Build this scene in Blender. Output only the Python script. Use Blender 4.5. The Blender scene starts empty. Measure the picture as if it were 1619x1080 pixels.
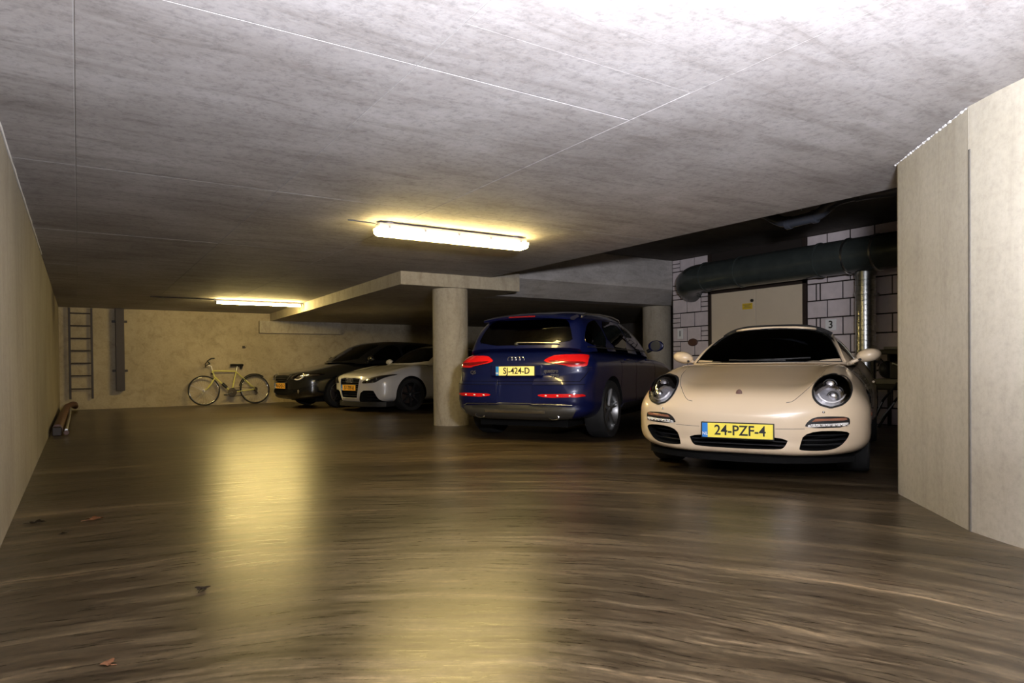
import bpy, bmesh, math, random
import numpy as np
from mathutils import Vector, Matrix
from mathutils.bvhtree import BVHTree
random.seed(7)
SC = bpy.context.scene
COL = SC.collection
PI = math.pi

# ------------------------------------------------------------------ camera, light, exposure
CAM_H = 0.907
_psi, _pit, _rol = 0.576, -0.0111, 0.0093
_c, _s = math.cos(_psi), math.sin(_psi)
_r0 = Vector((_c, -_s, 0)); _f0 = Vector((_s*math.cos(_pit), _c*math.cos(_pit), math.sin(_pit)))
_u0 = Vector((-_s*math.sin(_pit), -_c*math.sin(_pit), math.cos(_pit)))
_r = _r0*math.cos(_rol) - _u0*math.sin(_rol); _u = _r0*math.sin(_rol) + _u0*math.cos(_rol)
cd = bpy.data.cameras.new('camera'); cam = bpy.data.objects.new('camera', cd); COL.objects.link(cam)
cam.matrix_world = Matrix(((_r.x, _u.x, -_f0.x, 0), (_r.y, _u.y, -_f0.y, 0), (_r.z, _u.z, -_f0.z, CAM_H), (0, 0, 0, 1)))
cd.sensor_width = 36; cd.lens = 1055.32/1619*36; cd.shift_y = 48.25/1619; cd.clip_start = 0.05
SC.camera = cam
SC.view_settings.view_transform = 'Standard'; SC.view_settings.look = 'None'
SC.view_settings.gamma = 1.0; SC.view_settings.use_curve_mapping = False
SC.view_settings.exposure = 0.0
w = bpy.data.worlds.new('world'); SC.world = w; w.use_nodes = True
w.node_tree.nodes['Background'].inputs[0].default_value = (0.55, 0.6, 0.75, 1)
w.node_tree.nodes['Background'].inputs[1].default_value = 0.001

def area(name, loc, target, sx, sy, power, color):
    l = bpy.data.lights.new(name, 'AREA'); l.shape = 'RECTANGLE'; l.size = sx; l.size_y = sy
    l.energy = power; l.color = color
    o = bpy.data.objects.new(name, l); COL.objects.link(o); o.location = loc
    o.rotation_euler = (Vector(target)-Vector(loc)).to_track_quat('-Z', 'Y').to_euler()
    return o
# strobe in a soft box by the photographer, behind and right of the camera
area('strobe_light', (0.9, 0.0, 1.50), (1.5, 1.0, 4.2), 0.35, 0.35, 740, (0.93, 0.93, 1.0))

# ------------------------------------------------------------------ helpers
def prop(o, label=None, cat=None, group=None, kind=None):
    if label: o['label'] = label
    if cat: o['category'] = cat
    if group: o['group'] = group
    if kind: o['kind'] = kind
    return o
def empty(name, loc=(0, 0, 0), rz=0, sc=1, **k):
    o = bpy.data.objects.new(name, None); COL.objects.link(o); o.location = loc
    o.rotation_euler = (0, 0, rz); o.scale = (sc,)*3; o.empty_display_size = .1
    return prop(o, **k)
def link(name, me, parent=None, mats=None, smooth=None, **k):
    if mats is not None:
        me.materials.clear()
        for m in (mats if isinstance(mats, (list, tuple)) else [mats]): me.materials.append(m)
    if smooth is not None:
        me.polygons.foreach_set('use_smooth', [True]*len(me.polygons))
        if smooth < 180: me.set_sharp_from_angle(angle=math.radians(smooth))
    o = bpy.data.objects.new(name, me); COL.objects.link(o); o.parent = parent
    return prop(o, **k)
def obj(name, bm, mats, parent=None, smooth=None, recalc=True, **k):
    if recalc: bmesh.ops.recalc_face_normals(bm, faces=bm.faces)
    me = bpy.data.meshes.new(name); bm.to_mesh(me); bm.free()
    return link(name, me, parent, mats, smooth, **k)
def box(bm, a, b, mi=0, bev=0):
    x0, y0, z0 = a; x1, y1, z1 = b
    r = bmesh.ops.create_cube(bm, size=1)
    bmesh.ops.scale(bm, vec=(abs(x1-x0), abs(y1-y0), abs(z1-z0)), verts=r['verts'])
    bmesh.ops.translate(bm, vec=((x0+x1)/2, (y0+y1)/2, (z0+z1)/2), verts=r['verts'])
    fs = set(f for v in r['verts'] for f in v.link_faces)
    if bev:
        es = list(set(e for f in fs for e in f.edges))
        rr = bmesh.ops.bevel(bm, geom=es, offset=bev, segments=1, affect='EDGES', profile=.5)
        fs = set(rr['faces']) | set(f for f in fs if f.is_valid)
    for f in fs: f.material_index = mi
    return bm
def B(a, b, bev=0):
    bm = bmesh.new(); box(bm, a, b, 0, bev); return bm
def tube(bm, pts, r, n=10, closed=False, cap=True, mi=0):
    pts = [Vector(p) for p in pts]; N = len(pts)
    rs = r if isinstance(r, (list, tuple)) else [r]*N
    rings = []; up = None
    for i, p in enumerate(pts):
        if closed: t = pts[(i+1) % N]-pts[i-1]
        else: t = (pts[min(i+1, N-1)]-pts[max(i-1, 0)])
        t.normalize()
        if up is None:
            up = t.orthogonal().normalized()
        up = (up-t*up.dot(t)).normalized(); sd = t.cross(up)
        rings.append([bm.verts.new(p+(up*math.cos(2*PI*k/n)+sd*math.sin(2*PI*k/n))*rs[i]) for k in range(n)])
    for i in range(N if closed else N-1):
        A, C = rings[i], rings[(i+1) % N]
        for k in range(n):
            f = bm.faces.new((A[k], A[(k+1) % n], C[(k+1) % n], C[k])); f.material_index = mi
    if cap and not closed:
        for R_ in (rings[0], rings[-1]):
            f = bm.faces.new(R_); f.material_index = mi
    return bm
def T(pts, r, n=10, closed=False):
    return tube(bmesh.new(), pts, r, n, closed)
def lathe(bm, prof, n=32, axis='Y', c=(0, 0, 0), closed=False, mi=0, cap=True):
    # prof: (radius, offset along axis)
    rings = []
    for (r, h) in prof:
        ring = []
        for k in range(n):
            a = 2*PI*k/n; u_, v_ = r*math.cos(a), r*math.sin(a)
            p = (u_, h, v_) if axis == 'Y' else ((u_, v_, h) if axis == 'Z' else (h, u_, v_))
            ring.append(bm.verts.new((p[0]+c[0], p[1]+c[1], p[2]+c[2])))
        rings.append(ring)
    m = len(rings)
    for i in range(m if closed else m-1):
        A, C = rings[i], rings[(i+1) % m]
        for k in range(n):
            f = bm.faces.new((A[k], A[(k+1) % n], C[(k+1) % n], C[k])); f.material_index = mi
    if not closed and cap:
        if prof[0][0] > 1e-4: bm.faces.new(rings[0]).material_index = mi
        if prof[-1][0] > 1e-4: bm.faces.new(rings[-1]).material_index = mi
    return bm
def sphere(bm, c, rx, ry, rz, seg=20, rings=12, mi=0):
    r = bmesh.ops.create_uvsphere(bm, u_segments=seg, v_segments=rings, radius=1)
    bmesh.ops.scale(bm, vec=(rx, ry, rz), verts=r['verts']); bmesh.ops.translate(bm, vec=c, verts=r['verts'])
    for f in set(f for v in r['verts'] for f in v.link_faces): f.material_index = mi
    return r['verts']
def arc(c, r, a0, a1, n, plane='XZ'):
    out = []
    for i in range(n+1):
        a = a0+(a1-a0)*i/n; u_, v_ = r*math.cos(a), r*math.sin(a)
        out.append((c[0]+u_, c[1], c[2]+v_) if plane == 'XZ' else (c[0], c[1]+u_, c[2]+v_) if plane == 'YZ' else (c[0]+u_, c[1]+v_, c[2]))
    return out
def prism(bm, poly, z0, z1, mi=0):
    lo = [bm.verts.new((x, y, z0)) for x, y in poly]; hi = [bm.verts.new((x, y, z1)) for x, y in poly]
    n = len(poly)
    bm.faces.new(lo).material_index = mi; bm.faces.new(hi).material_index = mi
    for i in range(n): bm.faces.new((lo[i], lo[(i+1) % n], hi[(i+1) % n], hi[i])).material_index = mi
    return bm
def prism_x(bm, poly, x0, x1, mi=0):      # outline in (y,z), swept along x
    lo = [bm.verts.new((x0, y, z)) for y, z in poly]; hi = [bm.verts.new((x1, y, z)) for y, z in poly]
    n = len(poly)
    bm.faces.new(lo).material_index = mi; bm.faces.new(hi).material_index = mi
    for i in range(n): bm.faces.new((lo[i], lo[(i+1) % n], hi[(i+1) % n], hi[i])).material_index = mi
    return bm
def text_mesh(s, size, extrude=.001):
    cu = bpy.data.curves.new('txt', 'FONT'); cu.body = s; cu.size = size; cu.extrude = extrude; cu.offset = size*.014
    cu.align_x = 'CENTER'; cu.align_y = 'CENTER'; cu.resolution_u = 3
    o = bpy.data.objects.new('txt', cu); COL.objects.link(o)
    bpy.context.view_layer.update()
    me = bpy.data.meshes.new_from_object(o.evaluated_get(bpy.context.evaluated_depsgraph_get()))
    bpy.data.objects.remove(o); bpy.data.curves.remove(cu)
    return me

# ------------------------------------------------------------------ materials
def new_mat(name):
    m = bpy.data.materials.new(name); m.use_nodes = True
    nt = m.node_tree; return m, nt, nt.nodes['Principled BSDF']
def simple(name, col, rough=.5, metal=0, coat=0, spec=.5, noise=0, nscale=20, bump=0, emit=None, es=0, coat_rough=.03):
    m, nt, p = new_mat(name)
    p.inputs['Base Color'].default_value = (*col, 1); p.inputs['Roughness'].default_value = rough
    p.inputs['Metallic'].default_value = metal; p.inputs['Coat Weight'].default_value = coat
    p.inputs['Coat Roughness'].default_value = coat_rough; p.inputs['Specular IOR Level'].default_value = spec
    if emit: p.inputs['Emission Color'].default_value = (*emit, 1); p.inputs['Emission Strength'].default_value = es
    if noise or bump:
        g = nt.nodes.new('ShaderNodeNewGeometry'); n = nt.nodes.new('ShaderNodeTexNoise')
        n.inputs['Scale'].default_value = nscale; n.inputs['Detail'].default_value = 5
        nt.links.new(g.outputs['Position'], n.inputs['Vector'])
        if noise:
            mx = nt.nodes.new('ShaderNodeMix'); mx.data_type = 'RGBA'
            mx.inputs[6].default_value = (*[c*(1-noise) for c in col], 1); mx.inputs[7].default_value = (*[min(1, c*(1+noise)) for c in col], 1)
            nt.links.new(n.outputs['Fac'], mx.inputs[0]); nt.links.new(mx.outputs[2], p.inputs['Base Color'])
        if bump:
            b = nt.nodes.new('ShaderNodeBump'); b.inputs['Strength'].default_value = bump; b.inputs['Distance'].default_value = .004
            nt.links.new(n.outputs['Fac'], b.inputs['Height']); nt.links.new(b.outputs[0], p.inputs['Normal'])
    return m
def ramp(nt, fac, stops):
    r = nt.nodes.new('ShaderNodeValToRGB'); e = r.color_ramp.elements
    e[0].position, e[0].color = stops[0][0], (*stops[0][1], 1); e[1].position, e[1].color = stops[-1][0], (*stops[-1][1], 1)
    for p_, c in stops[1:-1]: el = e.new(p_); el.color = (*c, 1)
    nt.links.new(fac, r.inputs[0]); return r.outputs[0]
def noise(nt, vec, scale, detail=6, rough=.6, sc=None, dist=0):
    if sc:
        mp = nt.nodes.new('ShaderNodeMapping'); mp.inputs['Scale'].default_value = sc; nt.links.new(vec, mp.inputs[0]); vec = mp.outputs[0]
    n = nt.nodes.new('ShaderNodeTexNoise'); n.inputs['Scale'].default_value = scale; n.inputs['Detail'].default_value = detail
    n.inputs['Roughness'].default_value = rough; n.inputs['Distortion'].default_value = dist
    nt.links.new(vec, n.inputs['Vector']); return n.outputs['Fac']
def mixc(nt, fac, a, b, mode='MIX'):
    m = nt.nodes.new('ShaderNodeMix'); m.data_type = 'RGBA'; m.blend_type = mode
    if isinstance(fac, float): m.inputs[0].default_value = fac
    else: nt.links.new(fac, m.inputs[0])
    for i, v in ((6, a), (7, b)):
        if isinstance(v, tuple): m.inputs[i].default_value = (*v, 1)
        else: nt.links.new(v, m.inputs[i])
    return m.outputs[2]
def bump(nt, p, h, strength, dist):
    b = nt.nodes.new('ShaderNodeBump'); b.inputs['Strength'].default_value = strength; b.inputs['Distance'].default_value = dist
    nt.links.new(h, b.inputs['Height']); nt.links.new(b.outputs[0], p.inputs['Normal'])
def concrete(name, c_lo, c_hi, stain, streak, rough=.8, contrast=1.0, per_obj=0.0, sk=.85, fk=.86):
    m, nt, p = new_mat(name)
    g = nt.nodes.new('ShaderNodeNewGeometry'); P = g.outputs['Position']
    big = noise(nt, P, .9, 6, .62)
    st = noise(nt, P, 2.2, 7, .7, sc=streak, dist=.6)
    fine = noise(nt, P, 26, 6, .7)
    base = ramp(nt, big, [(.3, c_lo), (.7, c_hi)])
    sf = ramp(nt, st, [(.38-.1/contrast, (.62, .60, .58)), (.5, (.96, .96, .96)), (.75, (1.08, 1.08, 1.1))])
    base = mixc(nt, sk, base, sf, 'MULTIPLY')
    ff = ramp(nt, fine, [(.33, (fk,)*3), (.5, (1, 1, 1)), (.66, (1.08, 1.08, 1.08))])
    base = mixc(nt, .8, base, ff, 'MULTIPLY')
    sp = noise(nt, P, 3.3, 8, .75)
    spf = ramp(nt, sp, [(.62, (0, 0, 0)), (.74, (.7, .7, .7))])
    base = mixc(nt, spf, base, stain)
    if per_obj:
        oi = nt.nodes.new('ShaderNodeObjectInfo')
        pr = ramp(nt, oi.outputs['Random'], [(0, (1-per_obj,)*3), (1, (1, 1, 1))])
        base = mixc(nt, 1.0, base, pr, 'MULTIPLY')
    nt.links.new(base, p.inputs['Base Color'])
    p.inputs['Roughness'].default_value = rough; p.inputs['Specular IOR Level'].default_value = .3
    bump(nt, p, fine, .35, .004)
    return m
M = {}
M['ceil'] = concrete('ceiling_concrete', (.31, .29, .285), (.48, .465, .475), (.23, .19, .18), (.55, 3.2, 1), per_obj=.02, fk=.7)
M['fin'] = simple('mortar_fin', (.36, .35, .35), .8, noise=.2, nscale=8)
M['wall_l'] = concrete('left_wall_concrete', (.30, .27, .22), (.39, .355, .30), (.25, .22, .18), (3, 3, .3), sk=.5)
M['wall_b'] = concrete('back_wall_concrete', (.34, .285, .195), (.45, .385, .275), (.29, .21, .12), (2, 2, 2))
M['pillar'] = concrete('pillar_concrete', (.36, .33, .265), (.46, .43, .365), (.36, .33, .28), (3, 3, .28), sk=.42)
M['slab'] = concrete('slab_concrete', (.34, .30, .235), (.45, .405, .33), (.24, .21, .18), (3, 3, 1))
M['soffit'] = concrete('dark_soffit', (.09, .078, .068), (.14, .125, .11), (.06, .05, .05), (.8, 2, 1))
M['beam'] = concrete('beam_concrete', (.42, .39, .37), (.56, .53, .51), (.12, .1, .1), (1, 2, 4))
M['black'] = simple('black_plastic', (.012, .012, .013), .45)
M['matte'] = simple('matte_black', (.006, .006, .006), .9, spec=.1)
M['rubber'] = simple('tyre_rubber', (.007, .007, .0075), .75, bump=.3, nscale=60)
M['chrome'] = simple('chrome', (.85, .86, .88), .08, 1)
M['alu'] = simple('brushed_aluminium', (.55, .56, .58), .28, 1)
M['galv'] = simple('galvanised_steel', (.55, .57, .57), .3, 1, noise=.3, nscale=14)
M['duct'] = simple('grey_duct_paint', (.06, .072, .068), .26, .35, noise=.35, nscale=5)
M['pvc'] = simple('dark_pvc_pipe', (.05, .055, .07), .25)
M['plate_y'] = simple('plate_yellow', (.95, .80, .10), .35)
M['plate_w'] = simple('plate_pale_yellow', (.92, .83, .32), .35)
M['plate_o'] = simple('plate_orange', (.95, .48, .05), .35)
M['plate_b'] = simple('plate_blue', (.03, .22, .62), .35)
M['white'] = simple('white_print', (.85, .85, .85), .5)
M['ink'] = simple('black_print', (.01, .01, .01), .5)
M['cream'] = simple('cream_car_paint', (.69, .555, .39), .32, 0, 1.0, coat_rough=.04)
M['blue'] = simple('dark_blue_car_paint', (.0035, .0065, .05), .3, .1, .45, spec=.25, coat_rough=.03)
M['silverw'] = simple('white_car_paint', (.52, .50, .49), .3, 0, 1.0)
M['navy'] = simple('near_black_car_paint', (.006, .007, .009), .25, .2, 1.0)
M['cloth'] = simple('black_hood_cloth', (.012, .011, .011), .85, bump=.3, nscale=120)
M['leather'] = simple('dark_leather', (.03, .03, .03), .5)
M['red'] = simple('red_lamp_glass', (.62, .006, .008), .18, 0, 1.0)
M['redd'] = simple('dark_red_lamp_glass', (.16, .004, .005), .15, 0, 1.0)
M['amber'] = simple('amber_lamp_glass', (.50, .22, .14), .2, .5, .6)
M['ledw'] = simple('white_lamp_glass', (.80, .78, .76), .2, .1, .6)
M['door'] = simple('cream_door_paint', (.70, .59, .44), .5, noise=.06, nscale=3)
M['block'] = simple('white_painted_block', (.68, .60, .61), .75, noise=.16, nscale=9, bump=.35)
M['mortar'] = simple('dark_mortar', (.02, .014, .011), .9)
M['rust'] = simple('rusty_red_pipe', (.09, .025, .012), .45, noise=.4, nscale=8)
M['steel_d'] = simple('dark_painted_steel', (.028, .018, .014), .55)
M['bike'] = simple('pale_yellow_frame_paint', (.62, .60, .16), .3, 0, .6)
M['shelf_l'] = simple('grey_shelf', (.17, .16, .13), .6)
M['alloy'] = simple('grey_alloy', (.22, .22, .22), .35, .9)
M['alu_l'] = simple('bright_reflector', (.72, .74, .80), .35, .8, noise=.45, nscale=45)
M['skirt'] = simple('dark_grey_bumper_trim', (.035, .033, .03), .4)
M['leaf_o'] = simple('orange_leaf', (.34, .16, .08), .8, noise=.3, nscale=80)
M['leaf_d'] = simple('dark_leaf', (.03, .02, .014), .8)
M['housing'] = simple('lamp_housing', (.34, .32, .37), .4)
M['caulk'] = simple('white_filler', (.72, .72, .74), .7, noise=.15, nscale=30)
M['joint'] = simple('grey_joint_filler', (.135, .125, .11), .85, noise=.3, nscale=25)
M['sticker'] = simple('yellow_sticker', (.72, .50, .03), .5)
M['brown'] = simple('brown_disc', (.10, .045, .03), .6)
def glass_tint(name, tint, rough=.0):
    m, nt, p = new_mat(name); nt.nodes.remove(p)
    out = nt.nodes['Material Output']
    t = nt.nodes.new('ShaderNodeBsdfTransparent'); t.inputs[0].default_value = (*tint, 1)
    g = nt.nodes.new('ShaderNodeBsdfGlossy'); g.inputs['Roughness'].default_value = rough; g.inputs[0].default_value = (1, 1, 1, 1)
    f = nt.nodes.new('ShaderNodeFresnel'); f.inputs[0].default_value = 1.5
    mx = nt.nodes.new('ShaderNodeMixShader'); nt.links.new(f.outputs[0], mx.inputs[0])
    nt.links.new(t.outputs[0], mx.inputs[1]); nt.links.new(g.outputs[0], mx.inputs[2]); nt.links.new(mx.outputs[0], out.inputs[0])
    return m
M['glass'] = glass_tint('tinted_car_glass', (.42, .5, .42))
M['glass_d'] = glass_tint('dark_car_glass', (.10, .12, .10))
M['lens'] = glass_tint('clear_lens', (.93, .93, .95))
M['tubeglow'] = simple('lit_tube_cover', (.9, .85, .7), .4, emit=(1.0, .75, .27), es=62)
M['tubeglow2'] = simple('lit_bare_tube', (.9, .85, .7), .4, emit=(1.0, .75, .27), es=270)

# polished floor: streaks swept in arcs
def floor_mat():
    m, nt, p = new_mat('polished_concrete_floor')
    g = nt.nodes.new('ShaderNodeNewGeometry'); sp = nt.nodes.new('ShaderNodeSeparateXYZ'); nt.links.new(g.outputs['Position'], sp.inputs[0])
    def mth(op, a, b=None):
        n = nt.nodes.new('ShaderNodeMath'); n.operation = op
        for i, v in enumerate((a, b)):
            if v is None: continue
            if isinstance(v, (int, float)): n.inputs[i].default_value = v
            else: nt.links.new(v, n.inputs[i])
        return n.outputs[0]
    wob = noise(nt, g.outputs['Position'], .55, 3, .5)
    dx = mth('ADD', sp.outputs[0], .2); dy = mth('ADD', sp.outputs[1], -.3)
    r = mth('SQRT', mth('ADD', mth('MULTIPLY', dx, dx), mth('MULTIPLY', dy, dy)))
    r = mth('ADD', r, mth('MULTIPLY', wob, .45))
    a = mth('ARCTAN2', dy, dx)
    cb = nt.nodes.new('ShaderNodeCombineXYZ')
    nt.links.new(mth('MULTIPLY', r, 7.5), cb.inputs[0]); nt.links.new(mth('MULTIPLY', a, 1.3), cb.inputs[1])
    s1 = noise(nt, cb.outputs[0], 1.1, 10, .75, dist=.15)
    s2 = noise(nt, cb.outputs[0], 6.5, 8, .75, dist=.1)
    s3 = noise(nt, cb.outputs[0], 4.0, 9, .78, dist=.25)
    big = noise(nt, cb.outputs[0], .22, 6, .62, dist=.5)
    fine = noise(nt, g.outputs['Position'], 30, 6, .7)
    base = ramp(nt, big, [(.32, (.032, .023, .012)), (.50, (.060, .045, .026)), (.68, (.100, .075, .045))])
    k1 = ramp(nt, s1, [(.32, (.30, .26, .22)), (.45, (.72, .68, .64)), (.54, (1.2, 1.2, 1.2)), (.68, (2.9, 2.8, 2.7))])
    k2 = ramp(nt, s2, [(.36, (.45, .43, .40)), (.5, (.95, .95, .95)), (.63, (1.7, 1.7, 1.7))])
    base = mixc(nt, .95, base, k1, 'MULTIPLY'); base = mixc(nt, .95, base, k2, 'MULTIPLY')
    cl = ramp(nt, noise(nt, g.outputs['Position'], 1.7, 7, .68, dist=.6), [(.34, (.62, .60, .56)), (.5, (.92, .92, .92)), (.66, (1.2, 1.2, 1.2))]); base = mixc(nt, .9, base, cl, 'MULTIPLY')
    k3 = ramp(nt, fine, [(.34, (.6, .6, .6)), (.66, (1.3, 1.3, 1.3))]); base = mixc(nt, .8, base, k3, 'MULTIPLY')
    vo = nt.nodes.new('ShaderNodeTexVoronoi'); vo.feature = 'DISTANCE_TO_EDGE'; vo.inputs['Scale'].default_value = 3.0
    wv = nt.nodes.new('ShaderNodeVectorMath'); wv.operation = 'ADD'
    nn = nt.nodes.new('ShaderNodeTexNoise'); nn.inputs['Scale'].default_value = 6; nn.inputs['Detail'].default_value = 5
    nt.links.new(g.outputs['Position'], nn.inputs['Vector'])
    ms = nt.nodes.new('ShaderNodeVectorMath'); ms.operation = 'SCALE'; ms.inputs['Scale'].default_value = .28; nt.links.new(nn.outputs['Color'], ms.inputs[0])
    nt.links.new(g.outputs['Position'], wv.inputs[0]); nt.links.new(ms.outputs[0], wv.inputs[1]); nt.links.new(wv.outputs[0], vo.inputs['Vector'])
    ck = ramp(nt, vo.outputs['Distance'], [(.0, (1, 1, 1)), (.012, (0, 0, 0))])
    msk = ramp(nt, noise(nt, g.outputs['Position'], .8, 3, .5), [(.52, (0, 0, 0)), (.62, (.75, .75, .75))])
    ck = mixc(nt, 1.0, ck, msk, 'MULTIPLY')
    base = mixc(nt, ck, base, (.05, .035, .02))
    nt.links.new(base, p.inputs['Base Color'])
    rr = ramp(nt, s2, [(.34, (.25,)*3), (.5, (.32,)*3), (.66, (.42,)*3)])
    nt.links.new(rr, p.inputs['Roughness']); p.inputs['Specular IOR Level'].default_value = .46
    bump(nt, p, s3, .05, .004)
    return m
M['floor'] = floor_mat()

# ------------------------------------------------------------------ structure
XL, YB, HC, XE, XR, HB, YBM = -.347, 17.5, 2.248, 5.33, 9.6, 2.87, 9.1
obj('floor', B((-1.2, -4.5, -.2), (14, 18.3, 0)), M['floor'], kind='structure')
obj('wall_left', B((XL-.25, -4.3, 0), (XL, YB, HC+.2)), M['wall_l'], kind='structure')
obj('wall_back', B((XL-.25, YB, 0), (14, YB+.25, HC+.6)), M['wall_b'], kind='structure')
obj('wall_rear', B((XL-.25, -4.5, 0), (4.2, -4.3, HC+.2)), M['wall_b'], kind='structure')
# ceiling: backing slab + formwork panels with recessed joints
bm = B((XL-.25, -4.3, HC+.0028), (XE, YB, HC+.35))
ceil = obj('ceiling', bm, M['fin'], kind='structure')
xs = [XL, .003, 1.289, 2.566, XE]
ys = [-4.3, -2.3, .2, 2.738, 5.264, 7.79, 10.32, 12.84, 15.37, YB]
g_ = .0022
for i in range(len(xs)-1):
    yy = [-4.3, 5.264, YB] if i == 3 else ([2.3]+[y for y in ys if y > 2.5] if i == 2 else ys)
    if i == 2: obj('panel', B((xs[2]+g_, -4.3, HC), (xs[3]+g_, 2.3, HC+.02)), M['ceil'], ceil)
    for j in range(len(yy)-1):
        obj('panel', B((xs[i]+g_, yy[j]+(g_ if yy[j] != 2.3 else 0), HC+random.uniform(0, .0008)*(i < 2)), (xs[i+1]-g_, yy[j+1]-g_, HC+.02), .002), M['ceil'], ceil)
obj('trim_1', T([(XL+.004, y, HC-.004+.003*math.sin(y*7)) for y in np.linspace(2.2, 9.5, 40)], [.006+.004*abs(math.sin(k*1.3)) for k in range(40)], 6), M['caulk'], kind='structure')
# bay ceiling above the parked cars (higher than the main slab)
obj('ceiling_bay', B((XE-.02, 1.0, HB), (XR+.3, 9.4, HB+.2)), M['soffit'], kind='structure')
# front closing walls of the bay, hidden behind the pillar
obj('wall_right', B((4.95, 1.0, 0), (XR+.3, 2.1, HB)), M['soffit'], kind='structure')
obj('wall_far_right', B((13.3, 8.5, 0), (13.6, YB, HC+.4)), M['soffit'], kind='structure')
# beam over the bay: lit face, haunched underside
bm = bmesh.new()
sec = [(9.1, HB+.1), (9.1, 2.32), (9.5, 2.06), (9.9, 2.06), (9.9, HB+.1)]
lo = [bm.verts.new((5.85, y, z)) for y, z in sec]; hi = [bm.verts.new((14, y, z)) for y, z in sec]
bm.faces.new(lo); bm.faces.new(hi)
for i in range(5): bm.faces.new((lo[i], lo[(i+1) % 5], hi[(i+1) % 5], hi[i]))
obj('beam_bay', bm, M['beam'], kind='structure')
# dropped slab over the far bays
bm = bmesh.new(); prism(bm, [(3.84, 8.78), (5.86, 8.78), (5.86, 9.9), (14, 9.9), (14, YB), (4.08, YB)], 2.06, HC+.3)
obj('ceiling_dropped_slab', bm, M['slab'], kind='structure')
bm = bmesh.new(); prism(bm, [(3.80, 17.36), (3.80, 17.52), (5.86, 17.52), (5.86, 17.36)], 1.755, 2.06)
obj('trim_2', bm, M['slab'], kind='structure')
# big pillar at right, two cast sections with a filled joint
A_, J_, C_ = Vector((4.70, 2.40)), Vector((3.966, 1.652)), [(3.962, 1.648), (3.80, 1.36), (3.70, 1.03), (3.65, .6), (3.63, -.4), (3.63, -4.4)]
bm = bmesh.new(); prism(bm, [(4.715, 2.40), (4.675, 2.375), (J_.x, J_.y), (4.2, 1.35), (5.4, 1.32), (5.4, 2.0)], 0, HC+.001)
obj('wall_pillar', bm, M['pillar'], kind='structure')
cc = [Vector(p) for p in C_]
sm = []
for i in range(len(cc)-1):
    p0, p1, p2, p3 = cc[max(i-1, 0)], cc[i], cc[i+1], cc[min(i+2, len(cc)-1)]
    for k in range(5):
        t = k/5
        sm.append(.5*((2*p1)+(p2-p0)*t+(2*p0-5*p1+4*p2-p3)*t*t+(3*p1-p0-3*p2+p3)*t**3))
sm.append(cc[-1])
bm = bmesh.new(); prism(bm, [(p.x, p.y) for p in sm]+[(5.4, -4.4), (5.4, 1.3), (4.35, 1.3)], 0, HC+.001)
obj('wall_curved', bm, M['pillar'], smooth=30, kind='structure')
jd = Vector((.703, .711)); jn = Vector((-.711, .703)); jc = Vector((3.958, 1.643))
bm = bmesh.new(); prism(bm, [tuple(jc+jd*a+jn*b) for a, b in ((.012, .003), (-.007, .003), (-.007, -.05), (.012, -.05))], 0, 2.02)
obj('trim_3', bm, M['joint'], kind='structure')
bm = bmesh.new()
for k in range(90):
    t = k/89; p = A_.lerp(J_, t) + Vector((-.004, .004))
    if k: tube(bm, [(q.x, q.y, HC-.006), (p.x, p.y, HC-.006)], .0015+.0065*random.random()**2, 6)
    q = p
obj('trim_5', bm, M['caulk'], kind='structure')
# round columns
def column(x, y, r, h, label):
    bm = bmesh.new(); lathe(bm, [(r, 0), (r, h*.5), (r, h-.004)], 48, 'Z', (x, y, 0))
    return obj('concrete_column', bm, M['slab'], smooth=40, label=label, cat='column', group='round concrete columns')
column(4.765, 9.05, .268, 2.06, 'round bare concrete column beside the dark blue car, under the slab corner')
column(9.95, 9.85, .29, 2.06, 'round concrete column behind the dark blue car, left of the block wall')

# ------------------------------------------------------------------ block wall (x = XR), every block its own part
wr = obj('wall_block', B((XR+.012, 2.0, 0), (XR+.3, YBM, HB)), M['mortar'], kind='structure')
_bm_cache = {}
def block(y0, y1, z0, z1, name='block'):
    w_, h_ = round(y1-y0, 3), round(z1-z0, 3)
    if (w_, h_) not in _bm_cache:
        bm = B((0, 0, 0), (.03, w_, h_))
        es = [e for e in bm.edges if all(abs(v.co.x) < 1e-6 for v in e.verts)]
        bmesh.ops.bevel(bm, geom=es, offset=.004, segments=1, affect='EDGES')
        bmesh.ops.recalc_face_normals(bm, faces=bm.faces)
        me = bpy.data.meshes.new('block'); bm.to_mesh(me); bm.free(); me.materials.append(M['block']); _bm_cache[(w_, h_)] = me
    o = link(name, _bm_cache[(w_, h_)], wr); o.location = (XR+random.uniform(-.003, .002), y0, z0)
DY0, DY1, DZ = 6.27, 8.15, 2.15
joints_z = [0, .24, .508, .776, 1.043, 1.313, 1.583, 1.85, 2.115, 2.38, 2.645, HB]
G = .0095
def small_stack(y0, y1, z0, z1, n=3):
    h = (z1-z0)/n
    for k in range(n): block(y0+G, y1-G, z0+k*h+G*.7, z0+(k+1)*h-G*.7, 'brick')
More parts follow.
